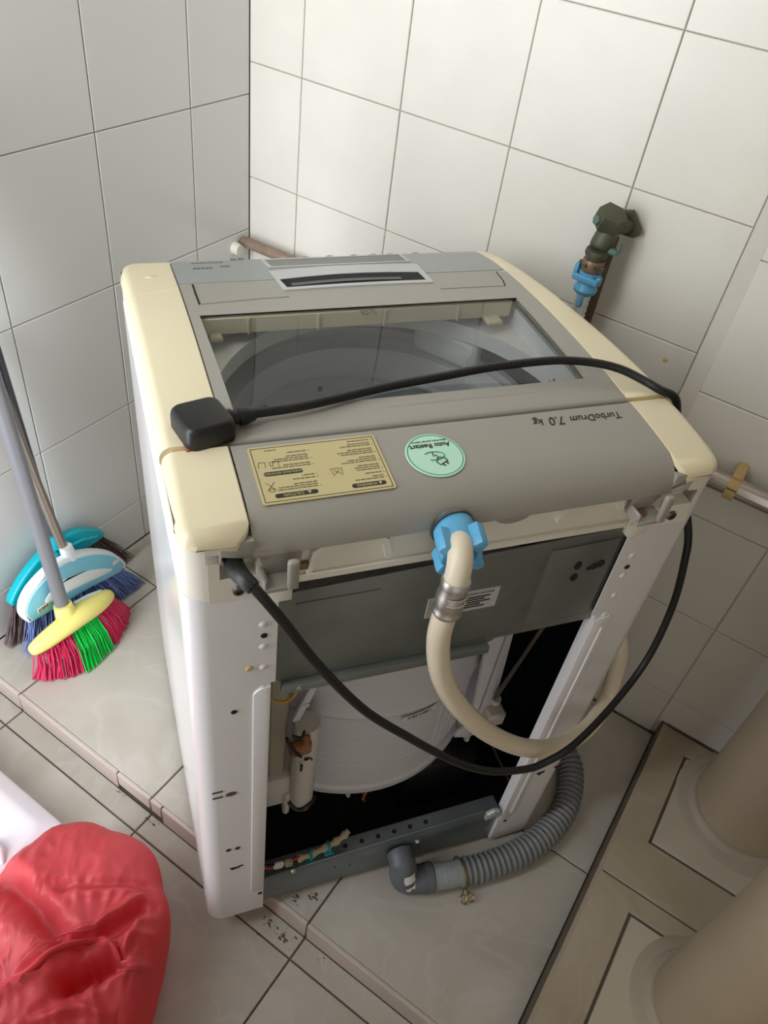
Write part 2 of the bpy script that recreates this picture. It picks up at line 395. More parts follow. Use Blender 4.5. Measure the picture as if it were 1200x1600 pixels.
for cx, cy, z, n, sp in ((.745, -.803, -.05, 26, .013), (.768, -.806, -.05, 24, .010), (.845, -.797, -.05, 5, .006), (.762, -.766, .0, 18, .008), (.783, -.747, .0, 16, .007), (.478, -.790, -.05, 18, .010), (.395, -.790, -.05, 14, .007)):
    for k in range(n):
        x, y, r = cx + random.gauss(0, sp), cy + random.gauss(0, sp * .6), random.uniform(.0007, .0032) if k % 2 else .0007
        if z < 0 and y > -.789: continue
        lathe(b, [(0, .0006), (r, .0002), (r, -.0004)], 6, Matrix.Translation((x, y, z)) @ Matrix.Diagonal((1.4, .7, 1, 1)))
obj('dirt', b, 'grout_floor', fl, kind='stuff')
b = new(); lathe(b, [(0, .001), (.003, .0008), (.0045, 0)], 10, Matrix.Translation((.859, -.0002, .686)) @ RZ); obj('stain', b, 'clip_yellow', wb)
# thin dark strips along the wall foot
b = new(); box(b, 1.141, XR, -.1085, -.104, .044, .0485); box(b, .935, 1.134, -.1085, -.104, -.002, .0025); box(b, 0, .935, -.0025, 0, -.002, .002)
t3 = obj('trim_3', b, 'grout_floor'); t3['kind'] = 'structure'

# ------------------------------------------------------------------ washing machine (local u right along its rear, v towards its front, z up)
P0 = Vector((0.6805, -0.8736, 0)); YAW = 0.9164
def L2W(p): return Matrix.Translation(P0) @ Matrix.Rotation(YAW, 4, 'Z') @ Vector(p)
def W2L(p): return (Matrix.Translation(P0) @ Matrix.Rotation(YAW, 4, 'Z')).inverted() @ Vector(p)
wm = thing('washing_machine', 'white top-loading washing machine with cream and grey top, its rear cover off and drum showing', 'washing machine', P0, YAW)
BW, BD = .553, .552
_pf = np.polyfit([0, .03, .06, .13, .2, .283, .37, .43, .483, .555], [.834, .8385, .8415, .8435, .842, .8365, .828, .820, .8115, .797], 5)
def zt(v): return float(np.polyval(_pf, min(max(v, 0), .556)))
def rrect(x0, x1, y0, y1, r, n=6):
    out = []
    for cx, cy, a in ((x1 - r, y0 + r, -90), (x1 - r, y1 - r, 0), (x0 + r, y1 - r, 90), (x0 + r, y0 + r, 180)):
        for k in range(n + 1):
            t = math.radians(a + 90 * k / n); out.append((cx + r * math.cos(t), cy + r * math.sin(t)))
    return out

# cabinet: folded sheet wrapped round left, front and right with the two rear columns
def wrap(off, uL, uR, lip):
    r = .022 - off; x0, x1, y0, y1 = off, BW - off, off, BD - off; out = []
    out.append((uL, y0 + lip)) if lip else None
    out.append((uL, y0))
    def arc(cx, cy, a):
        for k in range(7):
            t = math.radians(a - 90 * k / 6); out.append((cx + r * math.cos(t), cy + r * math.sin(t)))
    arc(x0 + r, y0 + r, 270); arc(x0 + r, y1 - r, 180); arc(x1 - r, y1 - r, 90); arc(x1 - r, y0 + r, 0)
    out.append((uR, y0))
    out.append((uR, y0 + lip)) if lip else None
    return out
def sheet(bm, outer, inner, z0, z1):
    n = len(outer); V = {}
    for tg, pl in (('o', outer), ('i', inner)):
        for zz in (z0, z1):
            V[tg, zz] = [bm.verts.new((x, y, zz)) for x, y in pl]
    for k in range(n - 1):
        bm.faces.new((V['o', z0][k], V['o', z0][k + 1], V['o', z1][k + 1], V['o', z1][k]))
        bm.faces.new((V['i', z0][k], V['i', z1][k], V['i', z1][k + 1], V['i', z0][k + 1]))
        for zz in (z0, z1): bm.faces.new((V['o', zz][k], V['o', zz][k + 1], V['i', zz][k + 1], V['i', zz][k]))
    for k in (0, n - 1): bm.faces.new((V['o', z0][k], V['o', z1][k], V['i', z1][k], V['i', z0][k]))
b = new()
sheet(b, wrap(0, .082, .472, .014), wrap(.0012, .0808, .4732, .014), .012, .61)
sheet(b, wrap(0, .087, .466, 0), wrap(.0012, .087, .466, 0), .61, .756)
obj('cabinet', b, 'white_enamel', wm)
b = new(); sheet(b, wrap(.0022, .0796, .4744, .013), wrap(.0034, .0784, .4756, .013), .02, .75)
obj('cabinet_lining', b, 'teal_paint', wm)
# raised strips pressed into the columns beside the opening
def strip_poly(s):
    pts = [(.0635, .085), (.0635, .592)]
    for k in range(1, 7):
        t = math.radians(180 - 90 * k / 6); pts.append((.0765 + .013 * math.cos(t), .592 + .013 * math.sin(t)))
    pts += [(.0822, .605), (.0822, .085)]
    return pts
b = new(); prism(b, strip_poly(0), -.001, .0022, .0012, RZ); obj('pressed_strip', b, 'white_enamel', wm)
b = new(); prism(b, [(.4722, .085), (.4722, .600), (.492, .606), (.4985, .600), (.4985, .105), (.489, .085)], -.001, .0022, .0012, RZ); obj('pressed_strip', b, 'white_enamel', wm)
b = new(); box(b, .486, .4905, -.0038, -.001, .105, .585, .001, 1); obj('pressed_rib', b, 'white_enamel', wm)
# base skirt under the cabinet
b = new(); prism(b, rrect(.002, BW - .002, .012, BD - .002, .012), .004, .0125); obj('base_skirt', b, 'hose_gray', wm)
for u in (.05, BW - .05):
    for v in (.06, BD - .05):
        b = new(); lathe(b, [(0, -.0), (.02, -.0), (.02, .006), (0, .006)], 14, Matrix.Translation((u, v, 0))); obj('foot', b, 'black_plastic', wm)
# holes, dimples and slots of the rear columns
hb = new(); lathe(hb, [(0, 0), (.0034, 0), (.0034, .0007), (0, .0007)], 12, RZ); hole0 = None
def put(name, proto, mname, pts, sx=1, sz=1, v=0.0):
    o0 = None
    for (u, z) in pts:
        if o0 is None:
            o0 = obj(name, proto, mname, wm); o = o0
        else: o = like(o0, name)
        o.location = (u, v, z); o.scale = (sx, 1, sz)
put('bolt_hole', hb, 'hole', [(.074, .69), (.044, .570), (.484, .691), (.0385, .182), (.077, .346), (.077, .069), (.033, .244), (.045, .243), (.4875, .343), (.486, .074)])
db = new(); lathe(db, [(0, .0014), (.003, .0012), (.0046, 0)], 12, RZ)
put('dimple', db, 'white_enamel', [(.073, .707), (.0735, .673), (.074, .639), (.074, .603), (.484, .709), (.484, .676), (.486, .642), (.485, .607)])
b = new(); lathe(b, [(0, .0016), (.003, .0014), (.0042, 0)], 12, RZ); o = obj('rivet', b, 'clip_yellow', wm); o.location = (.06, 0, .641)
b = new(); lathe(b, [(0, .001), (.0065, .0006), (.007, 0)], 14, RZ); o = obj('plug_cap', b, 'screw', wm); o.location = (.0385, 0, .395); o.scale = (1, 1, .7)
sb = new(); box(sb, -.006, .006, -.0008, .0, -.0016, .0016); put('slot', sb, 'screw', [(.0225, .407), (.0225, .394)])
b = new()
for q in ((.034, .183, .006, .003), (.041, .181, .006, .004), (.046, .184, .006, .003)): box(b, q[0], q[0] + q[2], -.0008, .0, q[1], q[1] + q[3])
obj('key_slot', b, 'hole', wm, kind='stuff')
b = new(); prism(b, [(-.007, .003), (.006, .004), (.006, -.001), (.001, -.001), (.001, -.005), (-.003, -.005), (-.003, -.001), (-.007, -.001)], 0, .0008, 0, RZ)
put('key_slot', b, 'hole', [(.511, .219), (.540, .225)])

# inner: black base plate added to darken the inside, motor, outer tub
b = new(); box(b, .01, BW - .01, .012, BD - .01, .013, .022); obj('shade_pan', b, 'dark_gap', wm)
b = new()
for q in ((.20, .36, .14, .30, .022, .13), (.33, .46, .08, .20, .022, .16), (.10, .2, .12, .3, .022, .09)): box(b, *q, .015, 2)
lathe(b, [(0, .02), (.06, .02), (.06, .13), (.045, .15), (0, .15)], 24, Matrix.Translation((.40, .16, 0)))
obj('motor', b, 'black_plastic', wm)
tc = Matrix.Translation((.2765, .277, 0)); RT = .216
b = new(); lathe(b, [(0, .16), (RT - .02, .16), (RT - .003, .166), (RT, .172), (RT, .184), (RT - .004, .188), (RT - .004, .372), (RT, .376), (RT + .003, .384), (RT, .392), (RT - .002, .396), (RT, .70), (RT + .006, .705), (RT + .006, .728), (RT - .012, .728), (RT - .012, .3)], 72, tc)
tub = obj('outer_tub', b, 'tub_white', wm)
# waffle grid of ribs moulded on the tub
b = new()
def tubpt(a, z, dr=0): return (.2765 + (RT - .004 + dr) * math.sin(a), .277 - (RT - .004 + dr) * math.cos(a), z)
for k in range(6):
    a = math.radians(22 + 4.2 * k); tube(b, [tubpt(a, .222), tubpt(a, .352)], .0014, 5)
for k in range(8): tube(b, [tubpt(math.radians(22 + 21 * i / 8), .222 + .0185 * k) for i in range(9)], .0014, 5)
obj('rib_grid', b, 'tub_white', tub, kind='stuff')
b = new()
for k in range(9): tube(b, [tubpt(math.radians(-30 + 48 * i / 12), .215 + .016 * k) for i in range(13)], .0005, 4)
obj('fine_ribs', b, 'tub_white', tub, kind='stuff')
# barcode label on the tub
b = new(); grid(b, lambda s, t: tubpt(math.radians(2 + 15 * s), .357 + .011 * t, .0006 + .003), 8, 1); lb = obj('barcode_label', b, 'sticker_white', tub)
b = new(); random.seed(3); a = 4.0
while a < 14.5:
    w = random.choice((.12, .2, .35)); grid(b, lambda s, t: tubpt(math.radians(a + w * s), .3595 + .006 * t, .0011 + .003), 1, 1); a += w + random.choice((.15, .25, .4))
obj('barcode', b, 'ink', lb) if False else obj('barcode', b, 'ink', tub, kind='stuff')
# white vertical bracket of the tub and rod at the right
b = new(); prism(b, [(.395, .60), (.435, .60), (.462, .235), (.452, .21), (.432, .205), (.405, .215), (.41, .23), (.425, .24)], -.10, -.092, .002, RZ); box(b, .428, .436, .092, .13, .19, .6, .002, 1)
obj('tub_bracket', b, 'tub_white', wm)
b = new(); tube(b, [(.476, .06, .595), (.448, .085, .32)], .0032, 8); obj('suspension_rod', b, 'screw', wm)
b = new(); box(b, .440, .470, .07, .11, .262, .29, .004, 1); tube(b, [(.455, .09, .3), (.455, .09, .31)], .008, 10); obj('rod_seat', b, 'pipe_white', wm)
# overflow pipe, strap and rusty spring bracket at the left
b = new(); lathe(b, [(0, .222), (.0165, .222), (.0175, .23), (.0175, .425), (.016, .43), (0, .43)], 20, Matrix.Translation((.144, .052, 0)))
ov = obj('overflow_pipe', b, 'pipe_white', wm)
b = new(); pts = [(.144 + .02 * math.cos(math.radians(200 + 150 * k / 10)), .052 + .02 * math.sin(math.radians(200 + 150 * k / 10)), .238 + .004 * math.cos(k)) for k in range(11)]; tube(b, pts, .0028, 6); obj('pipe_strap', b, 'cord_black', ov)
b = new(); box(b, .118, .146, .026, .040, .392, .418, .006, 2); box(b, .133, .143, .028, .036, .405, .432, .003, 1); obj('rusty_bracket', b, 'rust', wm)
b = new(); tube(b, spline([(.112, .03, .44), (.117, .026, .425), (.123, .024, .41), (.13, .022, .402)], 5), .0022, 6)
tube(b, spline([(.118, .026, .45), (.127, .02, .452), (.131, .022, .462)], 5), .0016, 5)
obj('spring_hook', b, 'cord_black', wm); b = new()
tube(b, [(.143 + .0045 * math.cos(t), .03 + .001 * t, .372 + .0045 * math.sin(t)) for t in [k * .5 for k in range(26)]], .0012, 5)
obj('spring', b, 'cord_black', wm); b = new(); tube(b, [(.134, .03, .365), (.134, .03, .352)], .002, 5); obj('spring_end', b, 'cord_black', wm)
b = new(); prism(b, [(.121, .452), (.131, .452), (.147, .505), (.150, .53), (.142, .525)], -.05, -.042, .002, RZ); disc(b, (.137, .0415, .485), .004, .001, (0, -1, 0)); obj('tub_ear', b, 'tub_white', wm)
b = new(); box(b, .096, .122, .06, .12, .26, .6, .004, 1); obj('inner_post', b, 'mortar', wm)
b = new(); box(b, .085, .135, .05, .20, .222, .30, .012, 2); box(b, .118, .128, .045, .06, .205, .26, .003, 1); obj('drain_valve', b, 'pipe_white', wm)
b = new(); tube(b, spline([(.083, .02, .555), (.095, .012, .551), (.107, .008, .558), (.113, .006, .578), (.1125, .004, .592)], 6), .0016, 6); obj('earth_wire', b, 'yellow_wire', wm)
b = new(); box(b, .107, .117, -.002, .006, .589, .598, .0015, 1); tube(b, [(.112, -.001, .594), (.112, -.005, .594)], .003, 8); obj('earth_terminal', b, 'chrome', wm)
# wires hanging below the tub
for nm, mm, pts in (('orange_wire', 'orange_wire', [(.262, .09, .165), (.266, .085, .13), (.262, .085, .10)]), ('purple_wire', 'purple_wire', [(.258, .09, .165), (.26, .087, .13), (.266, .085, .09)]),
                    ('white_wire', 'white_wire', [(.226, .085, .165), (.229, .083, .145), (.235, .083, .128), (.236, .083, .145), (.239, .085, .165)])):
    b = new(); tube(b, spline(pts, 6), .0018, 6); obj('wire', b, mm, wm)

# rear galvanised panel with boss, socket holes and maker's label
b = new()
prism(b, [(.080, .612), (.094, .598), (.34, .592), (.345, .597), (.478, .597), (.478, .744), (.466, .752), (.084, .738)], -.008, -.0055, .0008, RZ)
prism(b, [(.094, .600), (.335, .594), (.335, .584), (.094, .588)], -.006, .004, .0015, RZ)
gp = obj('rear_panel', b, 'galvanised', wm)
b = new(); prism(b, [(.378, .612), (.462, .612), (.462, .738), (.378, .735)], -.006, -.0035, .002, RZ); obj('panel_boss', b, 'galvanised', gp)
for q in ((.11, .365, .0048, .006, .603, .6045), (.105, .19, .0045, .006, .7215, .7225)):
    b = new(); box(b, *q); obj('panel_crease', b, 'galv_rail', gp)
for pts in ([(.418, .705, .0045, .0065)], [(.419, .686, .0045, .006)], [(.434, .697, .003, .003), (.4405, .699, .0055, .005), (.448, .7015, .005, .0055)]):
    b = new()
    for (u, z, ru, rz) in pts: lathe(b, [(0, 0), (1, 0), (1, .001), (0, .001)], 14, Matrix.Translation((u, .0036, z)) @ RZ @ Matrix.Diagonal((ru, rz, 1, 1)))
    obj('socket_hole', b, 'hole', gp)
b = new(); box(b, .246, .328, .0042, .006, .661, .692, m=None); lab = obj('rating_label', b, 'label_gray', gp)
def wall_text(s, size, u, z, v, m, par, sq=1.0):
    t = text_bm(s, size, .0001, squeeze=sq); b = new(); merge(b, t, Matrix.Translation((u, v, z)) @ RZ); return obj('lettering', b, m, par)
wall_text('FULLY AUTOMATIC WASHING MACHINE', .0052, .287, .6878, .0041, 'ink', gp, .72)
b = new(); random.seed(11)
for k, w in enumerate((.030, .024, .031, .020, .026)): box(b, .288, .288 + w, .0037, .0042, .6815 - .0038 * k, .6832 - .0038 * k)
for k in range(14): box(b, .252 + .002 * k, .252 + .002 * k + random.choice((.0006, .0012)), .0037, .0042, .676, .684)
box(b, .285, .2855, .0037, .0042, .662, .685)
obj('label_print', b, 'ink', gp, kind='stuff')

# bottom rail
b = new(); prism(b, [(.084, .022), (.477, .014), (.477, .1), (.465, .118), (.45, .1165), (.088, .101), (.084, .098)], -.010, -.0065, .001, RZ)
prism(b, [(.086, .0065), (.468, .0065), (.468, .03), (.086, .032)], .0965, .0985, 0, Matrix(((1, 0, 0, 0), (0, 1, 0, 0), (.04, 0, 1, -.0035), (0, 0, 0, 1))))
ra = obj('bottom_rail', b, 'galv_rail', wm)
b = new()
lathe(b, [(0, 0), (.0036, 0), (.0036, .0008), (0, .0008)], 12); o0 = obj('rail_hole', b, 'hole', ra)
for i in range(6):
    o = o0 if i == 0 else like(o0, 'rail_hole'); o.location = (.213 + .0265 * i, .019, .1035 + .00106 * i)
for u, z in ((.22, .06), (.195, .068)): o = like(o0, 'rail_hole', (u, .0065, z), rot=(math.pi / 2, 0, 0)); o.scale = (.4, .4, 1)
b = new(); lathe(b, [(0, .004), (.003, .0035), (.0042, .001), (.006, .0005), (.006, 0)], 12, Matrix.Translation((.332, .0065, .075)) @ RZ); obj('rail_screw', b, 'chrome', ra)
b = new(); prism(b, [(.443, .10), (.466, .10), (.466, .118), (.455, .124), (.443, .118)], -.006, .002, .002, RZ); obj('rail_weld', b, 'silver', ra)
# wiring loom clipped on the rail
lo = new(); P = spline([(.137, .018, .108), (.16, .018, .112), (.185, .02, .119), (.205, .024, .125), (.219, .03, .129)], 6); tube(lo, P, [.0052 + .0012 * math.sin(i * 1.3) for i in range(len(P))], 10); loom = obj('wiring_loom', lo, 'loom_tape', wm)
for u, z in ((.157, .112), (.185, .12)):
    b = new(); c = Vector((u, .0185, z)); tube(b, [c + Vector((0, .0075 * math.cos(t), .0075 * math.sin(t))) for t in [2 * math.pi * k / 14 for k in range(15)]], .0022, 6); box(b, u - .007, u + .007, .010, .02, z - .0125, z - .0095, .001, 1); obj('loom_clip', b, 'teal_clip', loom)
b = new(); box(b, .099, .116, .012, .02, .104, .118, .003, 1); obj('connector', b, 'sticker_white', loom)
b = new(); box(b, .117, .129, .012, .02, .105, .114, .001, 1)
for k in range(3): box(b, .119 + .0035 * k, .121 + .0035 * k, .0105, .0125, .106, .113)
obj('connector', b, 'loom_tape', loom)
for dz, mm in ((.0, 'red_wire'), (.005, 'red_wire'), (.009, 'cord_black')):
    b = new(); tube(b, spline([(.084, .022, .106 + dz), (.092, .018, .104 + dz), (.102, .016, .107 + dz)], 5), .0022, 6); obj('wire', b, mm, loom)
for dz, mm in ((.0, 'cord_black'), (.004, 'red_wire')):
    b = new(); tube(b, [(.128, .016, .109 + dz), (.14, .018, .111 + dz * .5)], .002, 6); obj('wire', b, mm, loom)
b = new(); lathe(b, [(0, .004), (.004, .003), (.005, 0)], 12, Matrix.Translation((.128, .0065, .1)) @ RZ); obj('rail_screw', b, 'chrome', ra)

# frame under the top: cream-white plastic ring
b = new()
def ring_pt(k, per): return per[k % len(per)]
per = rrect(.0012, BW - .0052, -.0005, BD + .004, .024, 8); n = len(per)
lowr = [b.verts.new((x, y, .755)) for x, y in per]; upr = [b.verts.new((x, y, (zt(y) - .005) if y > .022 else .824)) for x, y in per]
for k in range(n):
    j = (k + 1) % n
    if per[k][1] > .0225 and per[j][1] > .0225:
        vs_ = [lowr[k], lowr[j], upr[j], upr[k]]
        try: b.faces.new(vs_)
        except ValueError: pass
obj('frame_side', b, 'white_plastic', wm)
# rear face of the frame with cord recesses and hand grips
fr = new()
def face_recess(bm, u0, u1, z0, z1, vf, recs, vb):
    us = sorted({u0, u1} | {r[0] for r in recs} | {r[1] for r in recs}); zz = sorted({z0, z1} | {r[2] for r in recs} | {r[3] for r in recs})
    t = bmesh.new()
    def q(*p): t.faces.new([t.verts.new(x) for x in p])
    for i in range(len(us) - 1):
        for j in range(len(zz) - 1):
            cu, cz = (us[i] + us[i + 1]) / 2, (zz[j] + zz[j + 1]) / 2
            d = None
            for r in recs:
                if r[0] < cu < r[1] and r[2] < cz < r[3]: d = r[4]
            y = vf + (d or 0)
            q((us[i], y, zz[j]), (us[i + 1], y, zz[j]), (us[i + 1], y, zz[j + 1]), (us[i], y, zz[j + 1]))
    for r in recs:
        a, bb, c, e, d = r; y0, y1 = vf, vf + d
        q((a, y0, c), (bb, y0, c), (bb, y1, c), (a, y1, c)); q((a, y0, e), (a, y1, e), (bb, y1, e), (bb, y0, e))
        q((a, y0, c), (a, y1, c), (a, y1, e), (a, y0, e)); q((bb, y0, c), (bb, y0, e), (bb, y1, e), (bb, y1, c))
    for (a, c, bb, e) in ((u0, z0, u1, z0), (u0, z1, u1, z1)): q((a, vf, c), (bb, vf, e), (bb, vb, e), (a, vb, c))
    for (a, c, e) in ((u0, z0, z1), (u1, z0, z1)): q((a, vf, c), (a, vf, e), (a, vb, e), (a, vb, c))
    bmesh.ops.remove_doubles(t, verts=t.verts[:], dist=1e-5); bmesh.ops.recalc_face_normals(t, faces=t.faces[:])
    merge(bm, t)
face_recess(fr, .024, .0995, .7505, .8105, -.0006, [(.034, .066, .779, .810, .016)], .03)
face_recess(fr, .459, BW - .024, .7535, .8105, -.0006, [(.487, .529, .781, .810, .016)], .03)
face_recess(fr, .0995, .459, .757, .815, .004, [], .03)
box(fr, .0995, .459, .0005, .006, .757, .7665, .0012, 1)
box(fr, .022, .0355, -.0006, .02, .8, .825); box(fr, .516, .531, -.0006, .02, .8, .8225)
# notched tabs that hang below the frame
prism(fr, [(.083, .737), (.099, .737), (.0995, .76), (.075, .76)], -.012, .0012, .001, RZ); prism(fr, [(.459, .76), (.461, .745), (.468, .738), (.486, .745), (.486, .76)], -.012, .0012, .001, RZ)
# corner columns of the frame
for cx, a in ((.0245, 180), (BW - .0245, 270)):
    t = bmesh.new(); pr = []
    for k in range(9):
        an = math.radians(a + 90 * k / 8); pr.append((cx + .0245 * math.cos(an), .0235 + .024 * math.sin(an)))
    A = [t.verts.new((x, y, .753)) for x, y in pr]; B = [t.verts.new((x, y, .826)) for x, y in pr]
    for k in range(8): t.faces.new((A[k], A[k + 1], B[k + 1], B[k]))
    merge(fr, t)
rf = obj('frame_rear', fr, 'white_plastic', wm)
# hand grips
def grip(u0, u1, z0, z1):
    b = new(); w = .006
    poly = [(u0, z0), (u0 + .004, z1 - .008), (u0 + .012, z1), (u1 - .012, z1 + .001), (u1 - .003, z1 - .006), (u1 + .002, z0 + .004)]
    inn = [(u0 + .004, z0), (u0 + .008, z1 - .011), (u0 + .015, z1 - .005), (u1 - .016, z1 - .004), (u1 - .009, z1 - .010), (u1 - .004, z0 + .004)]
    V1 = [b.verts.new((x, -.003, z)) for x, z in poly]; V2 = [b.verts.new((x, -.003, z)) for x, z in inn]; V0 = [b.verts.new((x, .005, z)) for x, z in poly]; V3 = [b.verts.new((x, .0035, z)) for x, z in inn]
    for k in range(5):
        for A, B in ((V0, V1), (V1, V2), (V2, V3)): b.faces.new((A[k], A[k + 1], B[k + 1], B[k]))
    o = obj('hand_grip', b, 'white_plastic', wm)
    b = new(); f = [b.verts.new((x, .0034, z)) for x, z in inn]; b.faces.new(f); obj('grip_pocket', b, 'white_plastic', o)
grip(.111, .190, .770, .805); grip(.363, .438, .785, .811)
# frame screws
for u, z in ((.05, .763), (.509, .767)):
    b = new(); lathe(b, [(0, .0012), (.0028, .0014), (.003, .0035), (.0052, .003), (.006, .0)], 16, Matrix.Translation((u, -.0006, z)) @ RZ); obj('frame_screw', b, 'screw', wm)

# grey rear cover, its hanging lip, tab and clips
uL = lambda v: .0625 + .012 * max(0, v - .2)
uR = lambda v: .490 + .03 * min(1, max(0, (v - .1) / .4)) ** 1.1
def topstrip(bm, a, bfn, prof, nu=10, drop=.004):
    """loft across u between a(v) and b(v) along profile points (v, z)"""
    V = []
    for (v, z) in prof:
        u0, u1 = a(v), bfn(v)
        V.append([bm.verts.new((u0, v, z - drop))] + [bm.verts.new((u0 + (u1 - u0) * k / nu, v, z)) for k in range(nu + 1)] + [bm.verts.new((u1, v, z - drop))])
    for i in range(len(V) - 1):
        for k in range(len(V[0]) - 1): bm.faces.new((V[i][k], V[i + 1][k], V[i + 1][k + 1], V[i][k + 1]))
    return V
rear_prof = [(.1015, .830), (.1015, zt(.1) - .0015), (.0995, zt(.1)), (.08, zt(.08)), (.06, zt(.06)), (.04, zt(.04)), (.022, zt(.022)), (.012, .8325), (.005, .828), (.0005, .822), (-.0025, .814), (-.0045, .806), (-.0045, .8045), (.004, .8045)]
b = new(); topstrip(b, lambda v: .0622, lambda v: .4905, rear_prof, 12, 0.0)
prism(b, [(.0345, .824), (.0345, .8095), (.052, .8045), (.0585, .8045), (.068, .8015), (.071, .786), (.0775, .780), (.103, .780), (.106, .800), (.106, .811), (.063, .812), (.063, .824)], -.0045, .0035, .0015, RZ)
prism(b, [(.4445, .811), (.4465, .792), (.455, .786), (.474, .790), (.484, .806), (.5145, .8145), (.5145, .8265), (.4895, .8265), (.4895, .811)], -.0045, .0035, .0015, RZ)
rc = obj('rear_cover', b, 'gray_plastic', wm)
b = new(); prism(b, [(.289 + .0215 * (1 + math.cos(t)) , .810 + .0145 * math.sin(t)) for t in [math.pi + math.pi * k / 12 for k in range(13)]], -.0045, .0035, .001, RZ); obj('cover_tab', b, 'gray_plastic', rc)
for u0, u1, pu, z in ((.068, .099, .088, .777), (.446, .480, .469, .783)):
    b = new(); box(b, u0, u1, -.022, .004, z - .002, z + .003, .002, 2); box(b, pu, pu + .0105, -.0235, -.0165, z - .001, z + .034, .003, 3)
    box(b, u0, u0 + .004, -.02, .002, z, z + .012, .0015, 1); obj('cord_clip', b, 'gray_plastic', rc)
    b = new(); box(b, pu + .013, pu + .026, -.0015, .004, z - .002, z + .006, .001, 1) if u0 < .2 else disc(b, (u0 + .013, -.008, z + .003), .006, .002, (0, 0, 1)); obj('clip_seat', b, 'clamp_brown', rc)
b = new(); lathe(b, [(.0175, .0), (.0212, .0), (.0212, .003), (.0175, .003)], 28, Matrix.Translation((.2455, -.004, .806)) @ RZ); obj('inlet_collar', b, 'screw', rc)

# gold caution sticker, round sticker and capacity lettering: printed to be read from the front (upside down from here)
def read_m(u, v, dz=.0007):
    """sheet frame lying on the top: text x -> -u, text y -> -v"""
    sl = math.atan2(zt(v + .03) - zt(v - .03), .06)
    return Matrix.Translation((u, v, zt(v) + dz)) @ Matrix.Rotation(sl, 4, 'X') @ Matrix.Rotation(math.pi, 4, 'Z')
SM = read_m(.136, .0567, .0006)
def flat(name, polys, m, par, mtx, h0, h1, bev=0.0):
    b = new()
    for pl in polys: prism(b, pl, h0, h1, bev, mtx)
    return obj(name, b, m, par)
def rc_(x0, x1, y0, y1, r=.001, n=3): return rrect(x0, x1, y0, y1, r, n)
st = flat('caution_sticker', [rc_(-.0605, .0605, -.0355, .0355, .003)], 'sticker_gold', rc, SM, -.0004, .0004)
b = new()
for q in ((-.058, .058, .0327, .0333), (-.058, .058, -.0333, -.0327), (-.058, -.0574, -.0333, .0333), (.0574, .058, -.0333, .0333)): box(b, q[0], q[1], q[2], q[3], .0003, .0006, m=SM)
for q in ((-.053, -.021, .0245, .0295), (.010, .048, .0245, .0295), (.017, .052, -.0025, .0025)): prism(b, rc_(*q, .0022), .0003, .0006, 0, SM)
random.seed(5)
obj('sticker_print', b, 'ink', st, kind='stuff')
b = new()
for (s, x, y) in (('WARNING', -.035, .027), ('CAUTION', .0315, .027), ('UNBALANCE RECOVERY', .0345, 0)):
    b = new(); merge(b, text_bm(s, .0040 if len(s) < 9 else .0031, .0001), SM @ Matrix.Translation((x, y, .0007))); obj('lettering', b, 'sticker_gold', st)
for x in (-.0475, .0175):
    b = new(); prism(b, [(x - .0017, .0255), (x + .0017, .0255), (x, .0287)], .0006, .0008, 0, SM); obj('warning_symbol', b, 'sticker_gold', st)
b = new()
def para(x, y, lines, wmax, lh=.0027, bul=True):
    for k in range(lines):
        w = wmax * (random.uniform(.72, 1) if k < lines - 1 else random.uniform(.35, .7)); xx = x
        while xx < x + w:
            l = random.uniform(.002, .0058); box(b, xx, min(xx + l, x + w), y - k * lh - .0007, y - k * lh + .0007, .0003, .0005, m=SM); xx += l + .0006
    if bul: lathe(b, [(0, .0003), (.0006, .0003), (.0006, .0006), (0, .0006)], 6, SM @ Matrix.Translation((x - .0022, y, 0)))
para(-.053, .0205, 2, .030); para(-.053, .0135, 1, .024); para(-.053, .0085, 3, .031); para(-.053, -.002, 3, .034); para(-.053, -.0125, 3, .044); para(-.053, -.0228, 2, .040); para(-.053, -.0295, 1, .03)
para(.008, .0205, 3, .046); para(.008, .0095, 1, .04); para(.008, .006, 1, .028); para(.008, -.0065, 2, .040); para(.008, -.0145, 3, .043); para(.008, -.0245, 1, .028); para(.035, -.0295, 1, .02, bul=False)
obj('sticker_text', b, 'ink_soft', st, kind='stuff')
b = new()
def stroke(pts, r=.00024, m=SM, z=.0006): tube(b, [m @ Vector((x, y, z)) for x, y in pts], r, 4)
stroke([(-.0165, .012), (-.018, .003), (-.0075, .003), (-.009, .012)]); stroke([(-.0155, .010), (-.010, .005)]); stroke([(-.0155, .005), (-.010, .010)])
stroke([(.037, -.0075), (.036, -.015), (.041, -.015), (.042, -.0095), (.044, -.0095), (.0445, -.015)]); stroke([(.049, -.008), (.048, -.015), (.054, -.015), (.055, -.008)])
stroke([(.045, .020), (.053, .010)]); stroke([(.053, .020), (.045, .010)]); stroke([(.047, .0215), (.051, .0215), (.051, .018), (.047, .018), (.047, .0215)])
obj('sticker_pictogram', b, 'ink', st, kind='stuff')
RM = read_m(.2465, .0555, .0006)
b = new(); lathe(b, [(0, .0006), (.0285, .0006), (.029, 0), (0, 0)], 40, RM); rs = obj('round_sticker', b, 'sticker_mint', rc)
b = new(); lathe(b, [(.0262, .0007), (.0272, .0007), (.0272, .0005), (.0262, .0005), (.0262, .0007)], 40, RM)
tube(b, [RM @ Vector((.002 + .0105 * math.cos(t), .0015 + .0055 * math.sin(t), .0008)) for t in [math.radians(60 + 260 * k / 20) for k in range(21)]], .0006, 4); obj('green_ring', b, 'sticker_green', rs)
